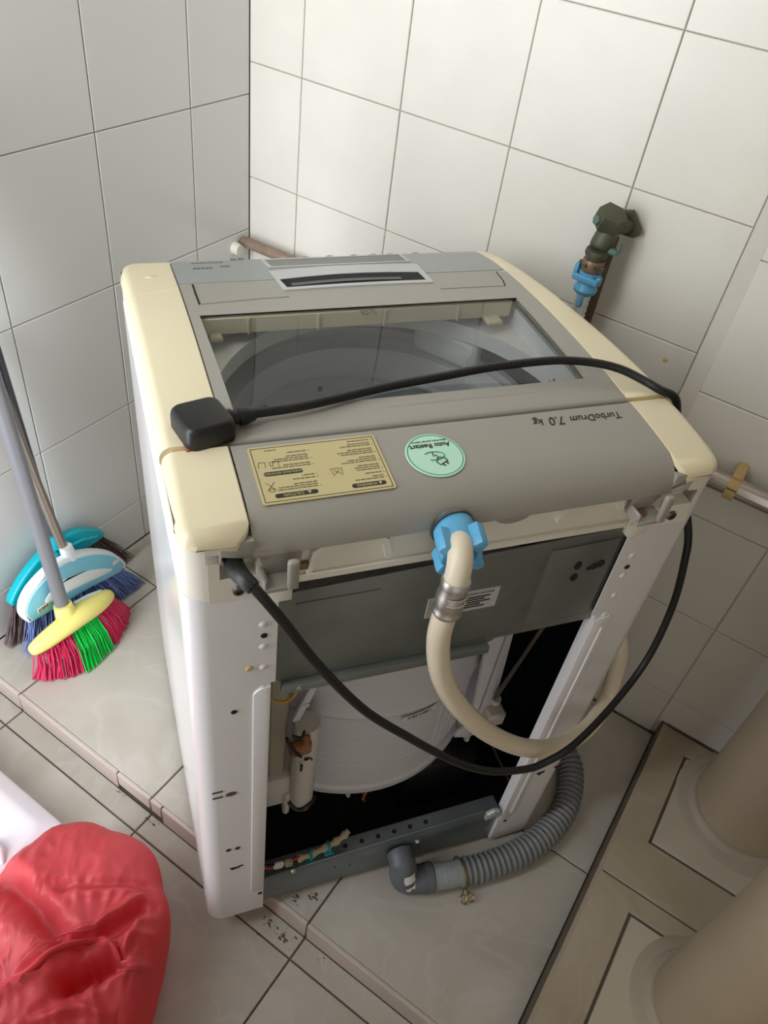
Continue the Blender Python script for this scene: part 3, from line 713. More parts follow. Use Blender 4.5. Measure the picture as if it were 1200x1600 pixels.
b = new(); merge(b, text_bm('Auto Restart', .0084, .0001, squeeze=.92, bold=.00018), RM @ Matrix.Translation((.001, -.0125, .0008))); merge(b, text_bm('Save from power failure', .0036, .0001), RM @ Matrix.Translation((0, -.0185, .0008))); obj('lettering', b, 'ink', rs)
b = new(); PG = RM @ Matrix.Translation((-.003, .0085, .0008)) @ Matrix.Rotation(.5, 4, 'Z') @ Matrix.Scale(1.15, 4)
def pst(pts, r=.00055): tube(b, [PG @ Vector((x, y, 0)) for x, y in pts], r, 5)
pst([(-.0045, .003), (-.0045, -.001), (-.002, -.0035), (.002, -.0035), (.0045, -.001), (.0045, .003), (-.0045, .003)]); pst([(-.002, .003), (-.002, .006)], .0008); pst([(.002, .003), (.002, .006)], .0008)
pst([(0, -.0035), (-.0015, -.007), (.0015, -.0075), (-.001, -.011)]); obj('plug_symbol', b, 'ink', rs)
TM = read_m(.4185, .0835, .0004)
b = new(); TR = TM @ Matrix.Rotation(math.radians(-1.5), 4, 'Z'); SH = Matrix(((1, .22, 0, 0), (0, 1, 0, 0), (0, 0, 1, 0), (0, 0, 0, 1)))
for tx_, sz_, x_ in (('TurboDrum', .0142, -.0195), ('7.0', .0178, .0265), ('kg', .0142, .0475)): merge(b, text_bm(tx_, sz_, .0002, squeeze=.86), TR @ Matrix.Translation((x_, 0, 0)) @ SH); obj('lettering', b, 'ink', rc, kind='stuff'); b = new()

# lid: grey frame round the window, handle section and control panel
def prof(v0, v1, n=10): return [(v0 + (v1 - v0) * k / n, zt(v0 + (v1 - v0) * k / n)) for k in range(n + 1)]
b = new()
back_edge = [(.1055, .828), (.1055, zt(.107) - .003), (.107, zt(.107) - .0008), (.1095, zt(.11))]
V0, V1 = .150, .356; GL, GR = (lambda v: .0755), (lambda v: .464 + .018 * (v - V0) / (V1 - V0))
topstrip(b, uL, uR, back_edge + prof(.118, V0, 3), 12, .006)
topstrip(b, uL, uR, prof(V1, .459, 8), 12, .006)
topstrip(b, uL, GL, prof(V0, V1, 10), 2, .006); topstrip(b, GR, uR, prof(V0, V1, 10), 2, .006)
lid = obj('lid', b, 'gray_plastic', wm)
b = new(); topstrip(b, GL, GR, [(v, z - .0022) for v, z in prof(V0 - .001, V1 + .001, 10)], 4, .0035); gl = obj('window_glass', b, 'glass', lid)
# soft ridge along the rear of the lid
b = new(); tube(b, [(u, .131 + .003 * math.sin((u - .1) * 7), zt(.131) - .0022) for u in [.14 + .34 * k / 24 for k in range(25)]], [.0012 + .0018 * math.sin(math.pi * k / 24) for k in range(25)], 8); obj('lid_ridge', b, 'gray_plastic', lid)
# slits and seams of the handle section
b = new()
def seam(P, r, dz=.0): tube(b, [(u, v, zt(v) + dz) for u, v in P], r, 5)
box(b, .0795, .0825, .388, .455, zt(.42) - .012, zt(.42) + .0047, .001, 1, m=Matrix.Translation((0, 0, zt(.42))) @ Matrix.Rotation(-.105, 4, 'X') @ Matrix.Translation((0, 0, -zt(.42))) @ Matrix.Translation((0, .044, .0)) if False else Matrix.Identity(4)) if False else None
seam([(.0805, .388), (.0808, .42), (.082, .455)], .0016, -.0006); obj('lid_slit', b, 'dark_gap', lid); b = new(); seam([(.486, .397), (.4925, .415), (.500, .452)], .001, -.0003)
obj('lid_slit', b, 'dark_gap', lid)
b = new(); seam([(.083, .3885), (.16, .3965), (.19, .3975)], .0008, -.0002); obj('lid_seam', b, 'ink_gray', lid); b = new(); seam([(.392, .398), (.45, .3975), (.486, .397)], .0008, -.0002); obj('lid_seam', b, 'ink_gray', lid)
# silver handle surround with its dark pocket
def tpatch(bm, poly, dz0, dz1):
    A = [bm.verts.new((u, v, zt(v) + dz0)) for u, v in poly]; B = [bm.verts.new((u, v, zt(v) + dz1)) for u, v in poly]; n = len(poly)
    bm.faces.new(B); bm.faces.new(A[::-1])
    for k in range(n): bm.faces.new((A[k], A[(k + 1) % n], B[(k + 1) % n], B[k]))
def tframe(bm, o, i, dz0, dz1):
    n = len(o); R = []
    for pl, dz in ((o, dz0), (o, dz1), (i, dz1), (i, dz0)): R.append([bm.verts.new((u, v, zt(v) + dz)) for u, v in pl])
    for a in range(3):
        for k in range(n): bm.faces.new((R[a][k], R[a][(k + 1) % n], R[a + 1][(k + 1) % n], R[a + 1][k]))
bulge = lambda s: .010 * math.sin(math.pi * s)
so = [(.188, .4175)] + [(.188 + .204 * s, .4175 + .0035 * s + .3 * bulge(s)) for s in (.2, .4, .6, .8)] + [(.392, .4205)] + [(.3985, .499)] + [(.3985 - .2125 * s, .499 - .006 * s + bulge(s)) for s in (.2, .4, .6, .8)] + [(.186, .493)]
si = [(.1945, .4265)] + [(.1945 + .1905 * s, .4265 + .004 * s + .3 * bulge(s)) for s in (.2, .4, .6, .8)] + [(.385, .4305)] + [(.386, .463)] + [(.386 - .194 * s, .463 - .006 * s + bulge(s)) for s in (.2, .4, .6, .8)] + [(.192, .457)]
b = new(); tframe(b, so, si, -.002, .0016); obj('handle_surround', b, 'silver', lid)
b = new(); tpatch(b, si, -.001, .0007); obj('handle_pocket', b, 'dark_gap', lid)
b = new(); grid(b, lambda s, t: (.203 + .150 * s, .4325 + .004 * s + .4 * bulge(s) + .009 * t, zt(.436) + .0011 - .13 * (.009 * t - .003)), 12, 4); obj('handle_grip', b, 'ink_gray', lid)
# control panel at the machine's front edge
front = [(.556, zt(.556)), (.564, .7935), (.571, .788), (.5765, .780), (.579, .768), (.579, .74)]
b = new()
def uLf(v): return uL(v) + (.05 * (1 - math.sqrt(max(0, 1 - ((v - .545) / .036) ** 2))) if v > .545 else 0)
def uRf(v): return uR(v) - (.05 * (1 - math.sqrt(max(0, 1 - ((v - .545) / .036) ** 2))) if v > .545 else 0)
topstrip(b, uLf, uRf, [(.4605, zt(.4605) - .003), (.4615, zt(.4615))] + prof(.47, .55, 6) + front, 14, .004)
cp = obj('control_panel', b, 'panel_gray', wm)
do = [(.1895, .510), (.395, .514), (.396, .556), (.1875, .5515)]; di = [(.1945, .5145), (.3905, .518), (.391, .552), (.1925, .5475)]
b = new(); tframe(b, do, di, -.002, .0012); obj('display_frame', b, 'silver', cp)
b = new(); tpatch(b, di, -.002, .0008); obj('display', b, 'display', cp)
bp = new(); lathe(bp, [(0, .0022), (.005, .0018), (.0075, .0)], 14, Matrix.Diagonal((1, .6, 1, 1))); o0 = obj('button', bp, 'panel_gray', cp)
for i, u in enumerate((.222, .254, .291, .327, .356, .383, .423)):
    o = o0 if i == 0 else like(o0, 'button'); o.location = (u, .5635, .7925)
b = new()
for (u0, u1, v, h) in ((.093, .135, .547, .0028), (.092, .117, .521, .005), (.128, .141, .5265, .0042), (.148, .155, .5585, .0045), (.158, .166, .5595, .0045)):
    u = u0
    while u < u1:
        l = random.uniform(.0025, .006); tpatch(b, [(u, v - h / 2), (min(u + l, u1), v - h / 2), (min(u + l, u1), v + h / 2), (u, v + h / 2)], 0, .0004); u += l + .0008
obj('panel_print', b, 'ink_gray', cp, kind='stuff')
# cream shoulders: two long front pieces and two rear corner pieces
def shoulder(name, inner, outer, profl, sgn, skirt=.018):
    """inner edge u(v) to outer edge u(v) with a rounded outer edge"""
    b = new(); V = []
    for (v, z) in profl:
        ui, uo = inner(v), outer(v); w = abs(uo - ui); r = min(.012, w * .45, (z - skirt) * .9 if skirt > .1 else 1)
        ring = [(ui, z - .006), (ui, z - .0006), (ui - sgn * .0008, z)]
        ring = [(ui, z - .006), (ui, z - .0008), (ui + sgn * .001, z)]
        for k in range(7):
            t = math.radians(90 * k / 6); ring.append((uo - sgn * r * (1 - math.sin(t)), z - r * (1 - math.cos(t))))
        zb = skirt if skirt > .1 else z - skirt; ring.append((uo + sgn * .0006, zb)); ring.append((uo - sgn * .004, zb))
        V.append([b.verts.new((x, v, y)) for x, y in ring])
    for i in range(len(V) - 1):
        for k in range(len(V[0]) - 1): b.faces.new((V[i][k], V[i + 1][k], V[i + 1][k + 1], V[i][k + 1]))
    for Vx in (V[0], V[-1]): b.faces.new(Vx)
    return obj(name, b, 'cream_plastic', wm)
def outL(v): return .0005 if v < .535 else .0005 + .055 * (1 - math.sqrt(max(0, 1 - ((v - .535) / .0455) ** 2)))
def outR(v): return BW - .004 - (0 if v < .535 else .055 * (1 - math.sqrt(max(0, 1 - ((v - .535) / .0455) ** 2))))
fp = [(.1085, zt(.1085) - .001), (.110, zt(.11))] + prof(.12, .55, 18) + front[:-1]
uLg = lambda v: uLf(v) - .0012; uRg = lambda v: uRf(v) + .0012
sl = shoulder('shoulder', uLg, outL, fp, -1); sr = shoulder('shoulder', uRg, outR, fp, 1)
def corner_out(v, sgn):
    k = .014 * (1 - math.sqrt(max(0, 1 - ((.016 - v) / .0195) ** 2))) if v < .016 else 0
    return (.0015 + k) if sgn < 0 else (BW - .006 - k)
rp = [(.1025, zt(.1) - .002), (.1005, zt(.1))] + [(v, zt(v)) for v in (.08, .06, .04, .025, .014, .008)] + [(.003, zt(0) - .0008), (-.001, zt(0) - .0035), (-.0036, zt(0) - .008), (-.0042, zt(0) - .0125)]
def inn_corner(sgn):
    def f(v):
        k = .016 * (1 - math.sqrt(max(0, 1 - ((.010 - v) / .0145) ** 2))) if v < .010 else 0
        return (.0610 - k) if sgn < 0 else (.4917 + k)
    return f
for sgn in (-1, 1):
    o = shoulder('rear_corner', inn_corner(sgn), lambda v, s=sgn: corner_out(v, s), rp, sgn, .8225)
    pass
for u0, u1 in ((.012, .06), (.492, .54)):
    b = new(); box(b, u0, u1, .1012, .1085, .825, .8385); obj('cap_gap', b, 'clip_yellow', wm)
b = new(); lathe(b, [(0, .0012), (.006, .001), (.0075, 0)], 14, Matrix.Translation((.035, .49, zt(.49) - .0004)) @ Matrix.Diagonal((1, .8, 1, 1))); obj('shoulder_stud', b, 'cream_plastic', sl)
for (P) in ([(.006, .426), (.03, .434), (.062, .444)], [(.507, .453), (.525, .45), (.542, .447)]):
    b = new(); tube(b, [(u, v, zt(v) - .0001) for u, v in P], .0006, 5); obj('shoulder_seam', b, 'white_plastic', sl)

# loading opening seen through the window: deck, front wall with logo, drum
ZD = .788
b = new(); hc = Vector((.2785, .205)); HR = .2125; N = 72; 
inner_ = []; outer_ = []
for k in range(N):
    a = 2 * math.pi * k / N; c, s = math.cos(a), math.sin(a)
    inner_.append((hc.x + HR * c, hc.y + HR * s))
    x0, x1, y0, y1 = .012, .541, -.012, .452
    tx = ((x1 if c > 0 else x0) - hc.x) / c if abs(c) > 1e-6 else 1e9; ty = ((y1 if s > 0 else y0) - hc.y) / s if abs(s) > 1e-6 else 1e9
    q = min(tx, ty); outer_.append((hc.x + q * c, max(hc.y + q * s, .012)))
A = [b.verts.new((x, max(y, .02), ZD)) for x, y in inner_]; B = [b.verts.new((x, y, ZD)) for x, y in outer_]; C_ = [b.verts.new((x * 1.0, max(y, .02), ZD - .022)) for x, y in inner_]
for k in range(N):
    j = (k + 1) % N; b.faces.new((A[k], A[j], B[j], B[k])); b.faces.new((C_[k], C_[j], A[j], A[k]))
dk = obj('deck', b, 'deck_white_lifted', wm)
b = new(); box(b, .074, .478, .3555, .362, .803, zt(.358) - .0045, .0015, 1)
for u in (.13, .215, .30, .40): box(b, u, u + .002, .3535, .36, .803, zt(.358) - .006)
box(b, .085, .10, .345, .36, .799, .806, .002, 1); box(b, .44, .462, .340, .36, .799, .806, .002, 1)
obj('deck_wall', b, 'cream_plastic', dk)
b = new(); box(b, .066, .072, .14, .44, ZD - .01, .812); box(b, .486, .491, .14, .44, ZD - .01, .812); box(b, .06, .49, .138, .144, ZD - .01, .828); obj('deck_side', b, 'deck_white_lifted', dk)
b = new(); lm = Matrix.Translation((.2745, .3435, zt(.3435) - .0015)) @ Matrix.Rotation(-.085, 4, 'X') @ Matrix.Rotation(math.pi, 4, 'Z'); merge(b, text_bm('LG', .017, .0002), lm); obj('lettering', b, 'ink_gray', gl)
dm = Matrix.Translation((.2765, .277, 0))
b = new(); lathe(b, [(.2035, .64), (.2035, .712), (.2015, .717), (.178, .710), (.176, .702), (.181, .687), (.1815, .667), (.176, .662)], 64, dm); rg = obj('balance_ring', b, 'drum_ring_lifted', wm)
b = new(); pr = [(.176, .664)]
for k in range(40):
    z = .662 - k * .0075; pr.append((.186 + .0022 * math.sin(k * 1.15) - (.006 if k % 12 in (5, 6) else 0), z))
pr += [(.184, .36), (.17, .345), (.09, .34), (.06, .36), (.03, .372), (0, .376)]
lathe(b, pr, 64, dm); dr = obj('drum', b, 'steel_drum_lifted', wm)
b = new(); lathe(b, [(.2035, .66), (.213, .66), (.2138, .786)], 64, dm); obj('tub_rim', b, 'drum_gap', wm)
# lint filter on the drum wall
b = new(); lf = Matrix.Translation((.2765, .277, 0)) @ Matrix.Rotation(math.radians(-50), 4, 'Z') @ Matrix.Translation((0, .182, .0))
box(b, -.05, .05, -.014, .012, .722, .765, .010, 3, m=lf); lnt = obj('lint_filter', b, 'drum_ring_lifted', wm)
b = new(); box(b, -.04, .04, -.0155, -.012, .728, .748, .0015, 2, m=lf); obj('filter_face', b, 'drum_ring_lifted', lnt)
b = new()
for k in range(24):
    a = 2 * math.pi * k / 24 + .1
    for z in (.64 - .05 * (k % 2), .54): disc(b, dm @ Vector((.1842 * math.cos(a), .1842 * math.sin(a), z)), .0045, .0006, (-math.cos(a), -math.sin(a), 0), 10)
obj('drum_hole', b, 'hole', dr, kind='stuff')

# ------------------------------------------------------------------ power cord and plug
pc = thing('power_cord', 'black power cord with square plug looped over and behind the washing machine', 'cord', L2W((.0905, .121, .855)), YAW)
def sub(o):  # parts given in machine coordinates, parented to a thing elsewhere
    inv = Matrix.Translation(Vector((.0905, .121, .855))).inverted(); return inv
def local_bm(bm, org): bmesh.ops.transform(bm, matrix=Matrix.Translation(-Vector(org)), verts=bm.verts); return bm
OP = (.0905, .121, .855)
PM = Matrix.Translation((.0435, .126, .8425)) @ Matrix.Rotation(math.radians(14), 4, 'Z') @ Matrix.Rotation(math.radians(-2), 4, 'X') @ Matrix.Scale(.95, 4)
c1 = [(.0465, .012, .797), (.0465, -.006, .798), (.0500, -.022, .8015), (.0590, -.035, .797), (.0781, -.045, .7669), (.1135, -.055, .7008), (.1641, -.06, .6171), (.2208, -.065, .5493), (.2652, -.07, .5016), (.3046, -.072, .4623), (.3428, -.075, .4374),
      (.3886, -.078, .4257), (.4148, -.078, .4291), (.4553, -.072, .4426), (.525, -.04, .4468), (.5825, -.01, .4759), (.5964, 0, .5308), (.5996, .01, .5951), (.5929, .02, .6565), (.5890, .03, .6909), (.577, .05, .735), (.563, .085, .79), (.5585, .098, .826), (.549, .101, .8435),
      (.5313, .1068, .8505), (.5192, .1236, .853), (.5011, .1432, .856), (.4752, .1566, .858), (.439, .1653, .859), (.4021, .1698, .857), (.3499, .172, .853), (.2897, .1686, .849), (.2304, .1613, .848), (.14, .137, .8525), tuple(PM @ Vector((.058, -.008, .011))), tuple(PM @ Vector((.045, -.0065, .011)))]
b = new(); tube(b, spline(c1, 8), .0047, 12); obj('cord', local_bm(b, OP), 'cord_black', pc)
b = new(); tube(b, spline([(.0465, .008, .797), (.0465, -.006, .798), (.0500, -.022, .8015), (.0565, -.0325, .799)], 4), [.0085, .0085, .0085, .0085, .0085, .0085, .0083, .008, .0076, .0074, .0072, .007, .0066], 12); obj('strain_relief', local_bm(b, OP), 'black_plastic', pc)
# plug: rounded block with flex grip, lying pins down across the cap gap
b = new(); t = bmesh.new(); q0 = rrect(-.026, .0245, -.027, .026, .010, 6)
Vs = []
for z, s in ((0, .985), (.003, 1.0), (.015, .995), (.0195, .955), (.022, .88), (.0225, .82)): Vs.append([t.verts.new((x * s, y * s, z)) for x, y in q0])
for i in range(len(Vs) - 1):
    for k in range(len(q0)): t.faces.new((Vs[i][k], Vs[i][(k + 1) % len(q0)], Vs[i + 1][(k + 1) % len(q0)], Vs[i + 1][k]))
t.faces.new(Vs[-1]); t.faces.new(Vs[0][::-1]); merge(b, t, PM)
plug = obj('plug', local_bm(b, OP), 'black_plastic', pc)
b = new(); tube(b, [PM @ Vector(p) for p in ((.022, -.004, .011), (.027, -.004, .011), (.028, -.0045, .011), (.033, -.005, .011), (.034, -.005, .011), (.040, -.006, .011), (.044, -.0065, .011), (.050, -.007, .011))], [.0085, .0085, .007, .007, .0088, .0088, .0078, .0062], 12); obj('flex_grip', local_bm(b, OP), 'black_plastic', plug)
b = new(); box(b, -.0275, -.0215, -.024, -.016, -.004, .002, .001, 1, m=PM); obj('plug_pin', local_bm(b, OP), 'rust', plug)

# ------------------------------------------------------------------ inlet hose
ih_o = (.25, -.03, .80)
ih = thing('inlet_hose', 'cream rubber water hose with blue nut curving across the open machine rear', 'hose', L2W(ih_o), YAW)
tapl = W2L((.720, -.075, .70)); tap2 = W2L((.719, -.066, .738))
hp = [(.2435, -.024, .809), (.2385, -.038, .8135), (.2345, -.05, .8065), (.2321, -.055, .7916), (.2307, -.056, .7645), (.2295, -.055, .7149), (.2395, -.055, .6605), (.2583, -.055, .6117), (.2876, -.055, .5591), (.3342, -.055, .4946), (.3918, -.055, .439), (.4458, -.05, .4053), (.482, -.045, .4006),
      (.5287, -.025, .3909), (.577, .0098, .3808), (.586, .0260, .4278), (.590, .045, .4606), (.60, .12, .50), (.62, .25, .55), (.645, .38, .62), (tapl.x, tapl.y, tapl.z), (tap2.x, tap2.y, tap2.z)]
b = new(); tube(b, spline(hp, 10), .0117, 16); obj('hose', local_bm(b, ih_o), 'hose_cream', ih)
# blue coupling nut with four wings, axis pointing out of the machine
NM = Matrix.Translation((.2475, -.001, .8065)) @ Matrix.Rotation(math.radians(-8), 4, 'Z') @ RZ @ Matrix.Rotation(math.radians(8), 4, 'X')
b = new(); lathe(b, [(.0125, .03), (.014, .04), (.0185, .04), (.0200, .036), (.0200, .012), (.019, .004), (.0185, -.001), (.012, -.001), (.012, .03)], 32, NM)
nut = obj('coupling_nut', local_bm(b, ih_o), 'blue_plastic', ih)
b = new()
for k in range(4):
    w = NM @ Matrix.Rotation(math.radians(45 + 90 * k + 8), 4, 'Z')
    prism(b, [(.015, -.0075), (.022, -.0062), (.0275, -.0045), (.0285, 0), (.0275, .0045), (.022, .0062), (.015, .0075)], .017, .041, .002, w)
obj('nut_wing', local_bm(b, ih_o), 'blue_plastic', nut)
# crimped ferrule
P = spline([(.2324, -.0551, .793), (.2307, -.056, .7645), (.2302, -.0557, .748)], 6)
b = new(); tube(b, P, [.0128, .0140, .0136, .0126, .0138, .0142, .0140, .0136, .0126, .0138, .0142, .0138, .0126][:len(P)], 18)
for k in range(4): tube(b, [P[4] + Vector((.0135 * math.cos(a), -.0135 * abs(math.sin(a)) - .001, .004 - .004 * k)) for a in [math.pi * j / 8 for j in range(2, 7)]], .0012, 5) if k % 2 == 0 else None
obj('crimp_ferrule', local_bm(b, ih_o), 'chrome', ih)
# tap end: blue union with ears, clear neck
def tz(z): return L2W((0, 0, 0)) and None
TX, TY = .7175, -.063
inv = (Matrix.Translation(L2W(ih_o)) @ Matrix.Rotation(YAW, 4, 'Z')).inverted()
def wbm(bm): bmesh.ops.transform(bm, matrix=inv, verts=bm.verts); return bm
DZ = .016
b = new(); lathe(b, [(.0, .752), (.010, .752), (.017, .757), (.0185, .762), (.0165, .766), (.0145, .772), (.0165, .776), (.0168, .790), (.0, .790)], 26, Matrix.Translation((TX, TY, DZ)))
un = obj('tap_union', wbm(b), 'blue_tap', ih)
b = new()
for dx, dy in ((-.02, -.004), (.018, -.008)): box(b, TX + dx - .0035, TX + dx + .0035, TY + dy - .006, TY + dy + .006, .774 + DZ, (.797 if dx < 0 else .788) + DZ, .002, 2)
box(b, TX - .02, TX + .02, TY - .0195, TY - .013, .776 + DZ, .786 + DZ, .002, 2); box(b, TX - .003, TX + .005, TY - .016, TY - .010, .736 + DZ, .758 + DZ, .002, 1); obj('union_clip', wbm(b), 'blue_tap', un)
b = new(); lathe(b, [(0, .722), (.010, .722), (.0115, .728), (.0105, .733), (.0115, .738), (.0105, .743), (.0115, .748), (.0105, .754), (0, .754)], 20, Matrix.Translation((TX + .001, TY - .001, DZ))); obj('clear_neck', wbm(b), 'clear_tube', un)
b = new(); lathe(b, [(0, .7905), (.0155, .7905), (.0165, .793), (.0165, .806), (.0155, .808), (0, .808)], 24, Matrix.Translation((TX, TY, DZ)))
cl = obj('screw_clamp', wbm(b), 'clamp_brown', ih)
b = new()
for a in (200, 250, 300, 340, 140, 90): 
    a = math.radians(a); disc(b, (TX + .016 * math.cos(a), TY + .016 * math.sin(a), .8005 + DZ), .0028, .0045, (math.cos(a), math.sin(a), .1), 8)
obj('clamp_screw', wbm(b), 'screw', cl)

# ------------------------------------------------------------------ drain hose
dh_o = Vector((.335, -.034, 0))
dh = thing('drain_hose', 'grey corrugated drain hose with elbow lying on the floor behind the washing machine', 'hose', L2W(dh_o), YAW)
R0 = .0225
path = spline([(.345, -.036, .0265), (.372, -.0395, .026), (.395, -.0415, .025), (.4518, -.0440, .0242), (.5286, -.0350, .0242), (.5993, -.0055, .0242), (.6455, .0364, .0242), (.671, .085, .0245), (.668, .125, .026), (.652, .165, .027), (.63, .20, .027)], 40)
S = [0]
for i in range(1, len(path)): S.append(S[-1] + (path[i] - path[i - 1]).length)
def at(s):
    for i in range(1, len(S)):
        if S[i] >= s:
            t = (s - S[i - 1]) / max(1e-9, S[i] - S[i - 1]); return path[i - 1].lerp(path[i], t)
    return path[-1]
b = new(); pts = []; rr = []; s = .048; pitch = .0098
while s < S[-1] - .002:
    for k, r in enumerate((.0188, .0195, .0226, .0237, .0237, .0226, .0195)):
        pts.append(at(s + pitch * k / 7)); rr.append(r)
    s += pitch
tube(b, pts, rr, 20); obj('corrugated_hose', local_bm(b, dh_o), 'hose_gray', dh, angle=60)
b = new(); tube(b, [at(x) for x in (0, .012, .024, .036, .05)], [.0205, .0205, .0208, .0208, .0208], 22)
for k in range(5): tube(b, [at(.006 + .008 * k), at(.0085 + .008 * k)], .0212, 22)
obj('hose_cuff', local_bm(b, dh_o), 'cuff_gray', dh)
b = new(); e0 = spline([(.300, .0015, .0665), (.300, -.006, .066), (.3004, -.0165, .060), (.3015, -.023, .048), (.304, -.0265, .034), (.312, -.0295, .027), (.325, -.0325, .0262), (.338, -.0345, .0262), (.350, -.0365, .0264)], 5)
tube(b, e0, [.0205] * 8 + [.022] * 7 + [.0225] * (len(e0) - 15), 22); tube(b, [(.337, -.0345, .0262), (.348, -.0362, .0264)], .0242, 22)
el = obj('elbow', local_bm(b, dh_o), 'elbow_gray', dh)
def on_elbow(i, a, r): 
    T = (e0[i + 1] - e0[i - 1]).normalized(); u = Vector((.1, -.75, .66)); u = (u - T * u.dot(T)).normalized(); w = T.cross(u); return e0[i] + r * (math.cos(a) * u + math.sin(a) * w)
b = new()
for i0, a0, a1 in ((12, -.5, .35), (19, -.1, .5), (23, -.35, .15)):
    grid(b, lambda s, t, i0=i0, a0=a0, a1=a1: on_elbow(i0 + int(round(t * 4)), a0 + (a1 - a0) * s + .1 * math.sin(3 * t), .0231), 5, 4)
obj('torn_label', local_bm(b, dh_o), 'sticker_white', el, kind='stuff')
# spring clip on the cuff
c = at(.052); T = (at(.056) - at(.05)).normalized(); u = Vector((0, 0, 1)); w = T.cross(u).normalized()
b = new(); tube(b, [c + .0247 * (math.cos(a) * u + math.sin(a) * w) + T * .001 * a for a in [math.radians(-200 + 380 * k / 30) for k in range(31)]], .0013, 6)
cs = c - w * .02 if (c - w * .02).y < c.y else c + w * .02
side = Vector((0, -1, 0))
for dx in (-.006, .006):
    cc = c + side * .036 + Vector((dx, 0, -.015)); tube(b, [cc + Vector((.0055 * math.cos(a), .0065 * math.sin(a), .002 * math.sin(a))) for a in [2 * math.pi * k / 14 for k in range(15)]], .0013, 6)
    tube(b, [c + side * .0235 + Vector((dx * .4, 0, -.006)), cc + Vector((0, .006, 0))], .0013, 6)
obj('spring_clip', local_bm(b, dh_o), 'brass', dh)

# ------------------------------------------------------------------ tap and pipes
tp = thing('water_tap', 'tarnished green-brown bronze tap on the tiled back wall above the blue hose union', 'tap', (.717, -.055, .81))
def wb_(bm, org): bmesh.ops.transform(bm, matrix=Matrix.Translation(-Vector(org)), verts=bm.verts); return bm
OT = (.717, -.055, .81)
b = new(); tube(b, spline([(.722, -.048, .872), (.720, -.053, .855), (.717, -.058, .838), (.7165, -.062, .835)], 4), [.0125, .013, .0145, .016, .0165, .0165, .0165, .016, .015, .0145, .014, .0135, .013], 16)
lathe(b, [(0, .820), (.012, .820), (.012, .828), (.0165, .829), (.0175, .833), (.0165, .838), (.012, .839), (0, .839)], 20, Matrix.Translation((.7175, -.062, 0)))
tube(b, [(.722, -.046, .868), (.735, -.022, .868), (.739, -.004, .868)], [.012, .011, .011], 14)
body = obj('tap_body', wb_(b, OT), 'bronze', tp)
b = new(); HX = Matrix.Translation((.7185, -.054, .878)) @ Matrix.Rotation(math.radians(20), 4, 'X') @ Matrix.Rotation(math.radians(18), 4, 'Y')
prism(b, [(.0225 * math.cos(math.radians(60 * k + 12)), .0190 * math.sin(math.radians(60 * k + 12))) for k in range(6)], -.010, .018, .0025, HX); lathe(b, [(0, .018), (.010, .0175), (.013, .015)], 16, HX); obj('tap_bonnet', wb_(b, OT), 'bronze', tp)
b = new(); prism(b, [(.724, .885), (.737, .889), (.745, .880), (.757, .866), (.757, .858), (.750, .853), (.728, .852)], .004, .020, .004, RZ); obj('tap_flange', wb_(b, OT), 'bronze', tp)
b = new(); box(b, .7255, .746, -.062, -.050, .835, .845, .004, 2); box(b, .744, .748, -.06, -.05, .838, .853, .0015, 1); obj('tap_lever', wb_(b, OT), 'verdigris', tp)
b = new(); disc(b, (.7045, -.0655, .879), .0075, .0035, (-.6, -.75, .2), 6, .001); obj('bonnet_face', wb_(b, OT), 'verdigris', tp)
b = new(); tube(b, [(.7215, -.018, .846), (.7205, -.0165, .80), (.7195, -.0155, .0)], .0098, 16); vp = obj('water_pipe', b, 'brown_pipe'); tag(vp, 'brown vertical water pipe running down the wall below the bronze tap', 'pipe')
b = new(); tube(b, [(.004, -.022, .592), (.45, -.022, .600), (.893, -.022, .608)], .0105, 16); cr = obj('wall_rail', b, 'brown_rail'); tag(cr, 'short visible brown rail in the wall corner behind the washing machine', 'rail')
b = new(); tube(b, [(.0, -.045, .584), (.004, -.045, .584), (.016, -.045, .584)], [.0125, .0125, .011], 16); o = obj('rail_cap', b, 'white_plastic', cr); o['label'] = 'white wall socket at the rail end'
sp = thing('steel_pipe', 'shiny stainless steel pipe on the wall right of the washing machine', 'pipe', (1.35, -.138, .613))
OS = (1.35, -.138, .613)
b = new(); tube(b, [(.93, -.138, .613), (1.19, -.138, .613), (1.2, -.138, .613)], .0155, 22); obj('pipe', wb_(b, OS), 'steel_rail', sp)
b = new(); lathe(b, [(.0158, -.0075), (.0192, -.0075), (.0196, -.0068), (.0196, .0068), (.0192, .0075), (.0158, .0075)], 16, Matrix.Translation((1.036, -.138, .613)) @ Matrix(((0, 0, 1, 0), (1, 0, 0, 0), (0, 1, 0, 0), (0, 0, 0, 1))), math.radians(20), math.radians(285))
box(b, 1.0285, 1.0435, -.146, -.1065, .626, .638, .002, 1); obj('pipe_clip', wb_(b, OS), 'clip_yellow', sp)
b = new(); box(b, 1.0284, 1.0436, -.1585, -.154, .6195, .6207); obj('clip_joint', wb_(b, OS), 'clamp_brown', sp)

# large soil pipes on the plinth
for (cx, cy, r, lab) in ((1.314, -.198, .087, 'beige painted soil pipe standing in the wall corner, further from the camera'), (1.340, -.555, .071, 'beige painted soil pipe cut by the bottom right picture corner')):
    t = thing('soil_pipe', lab, 'pipe', (cx, cy, .045), 0, 'beige soil pipes on the raised plinth')
    b = new(); lathe(b, [(r, 0), (r, ZC - .046)], 56); obj('pipe', b, 'beige_pipe', t)
    b = new(); lathe(b, [(r, .016), (r + .003, .0165), (r + .006, .015), (r + .0095, .010), (r + .012, .006), (r + .020, .0035), (r + .030, .001), (r + .032, -.001), (r, -.001)], 56); obj('collar', b, 'mortar', t)

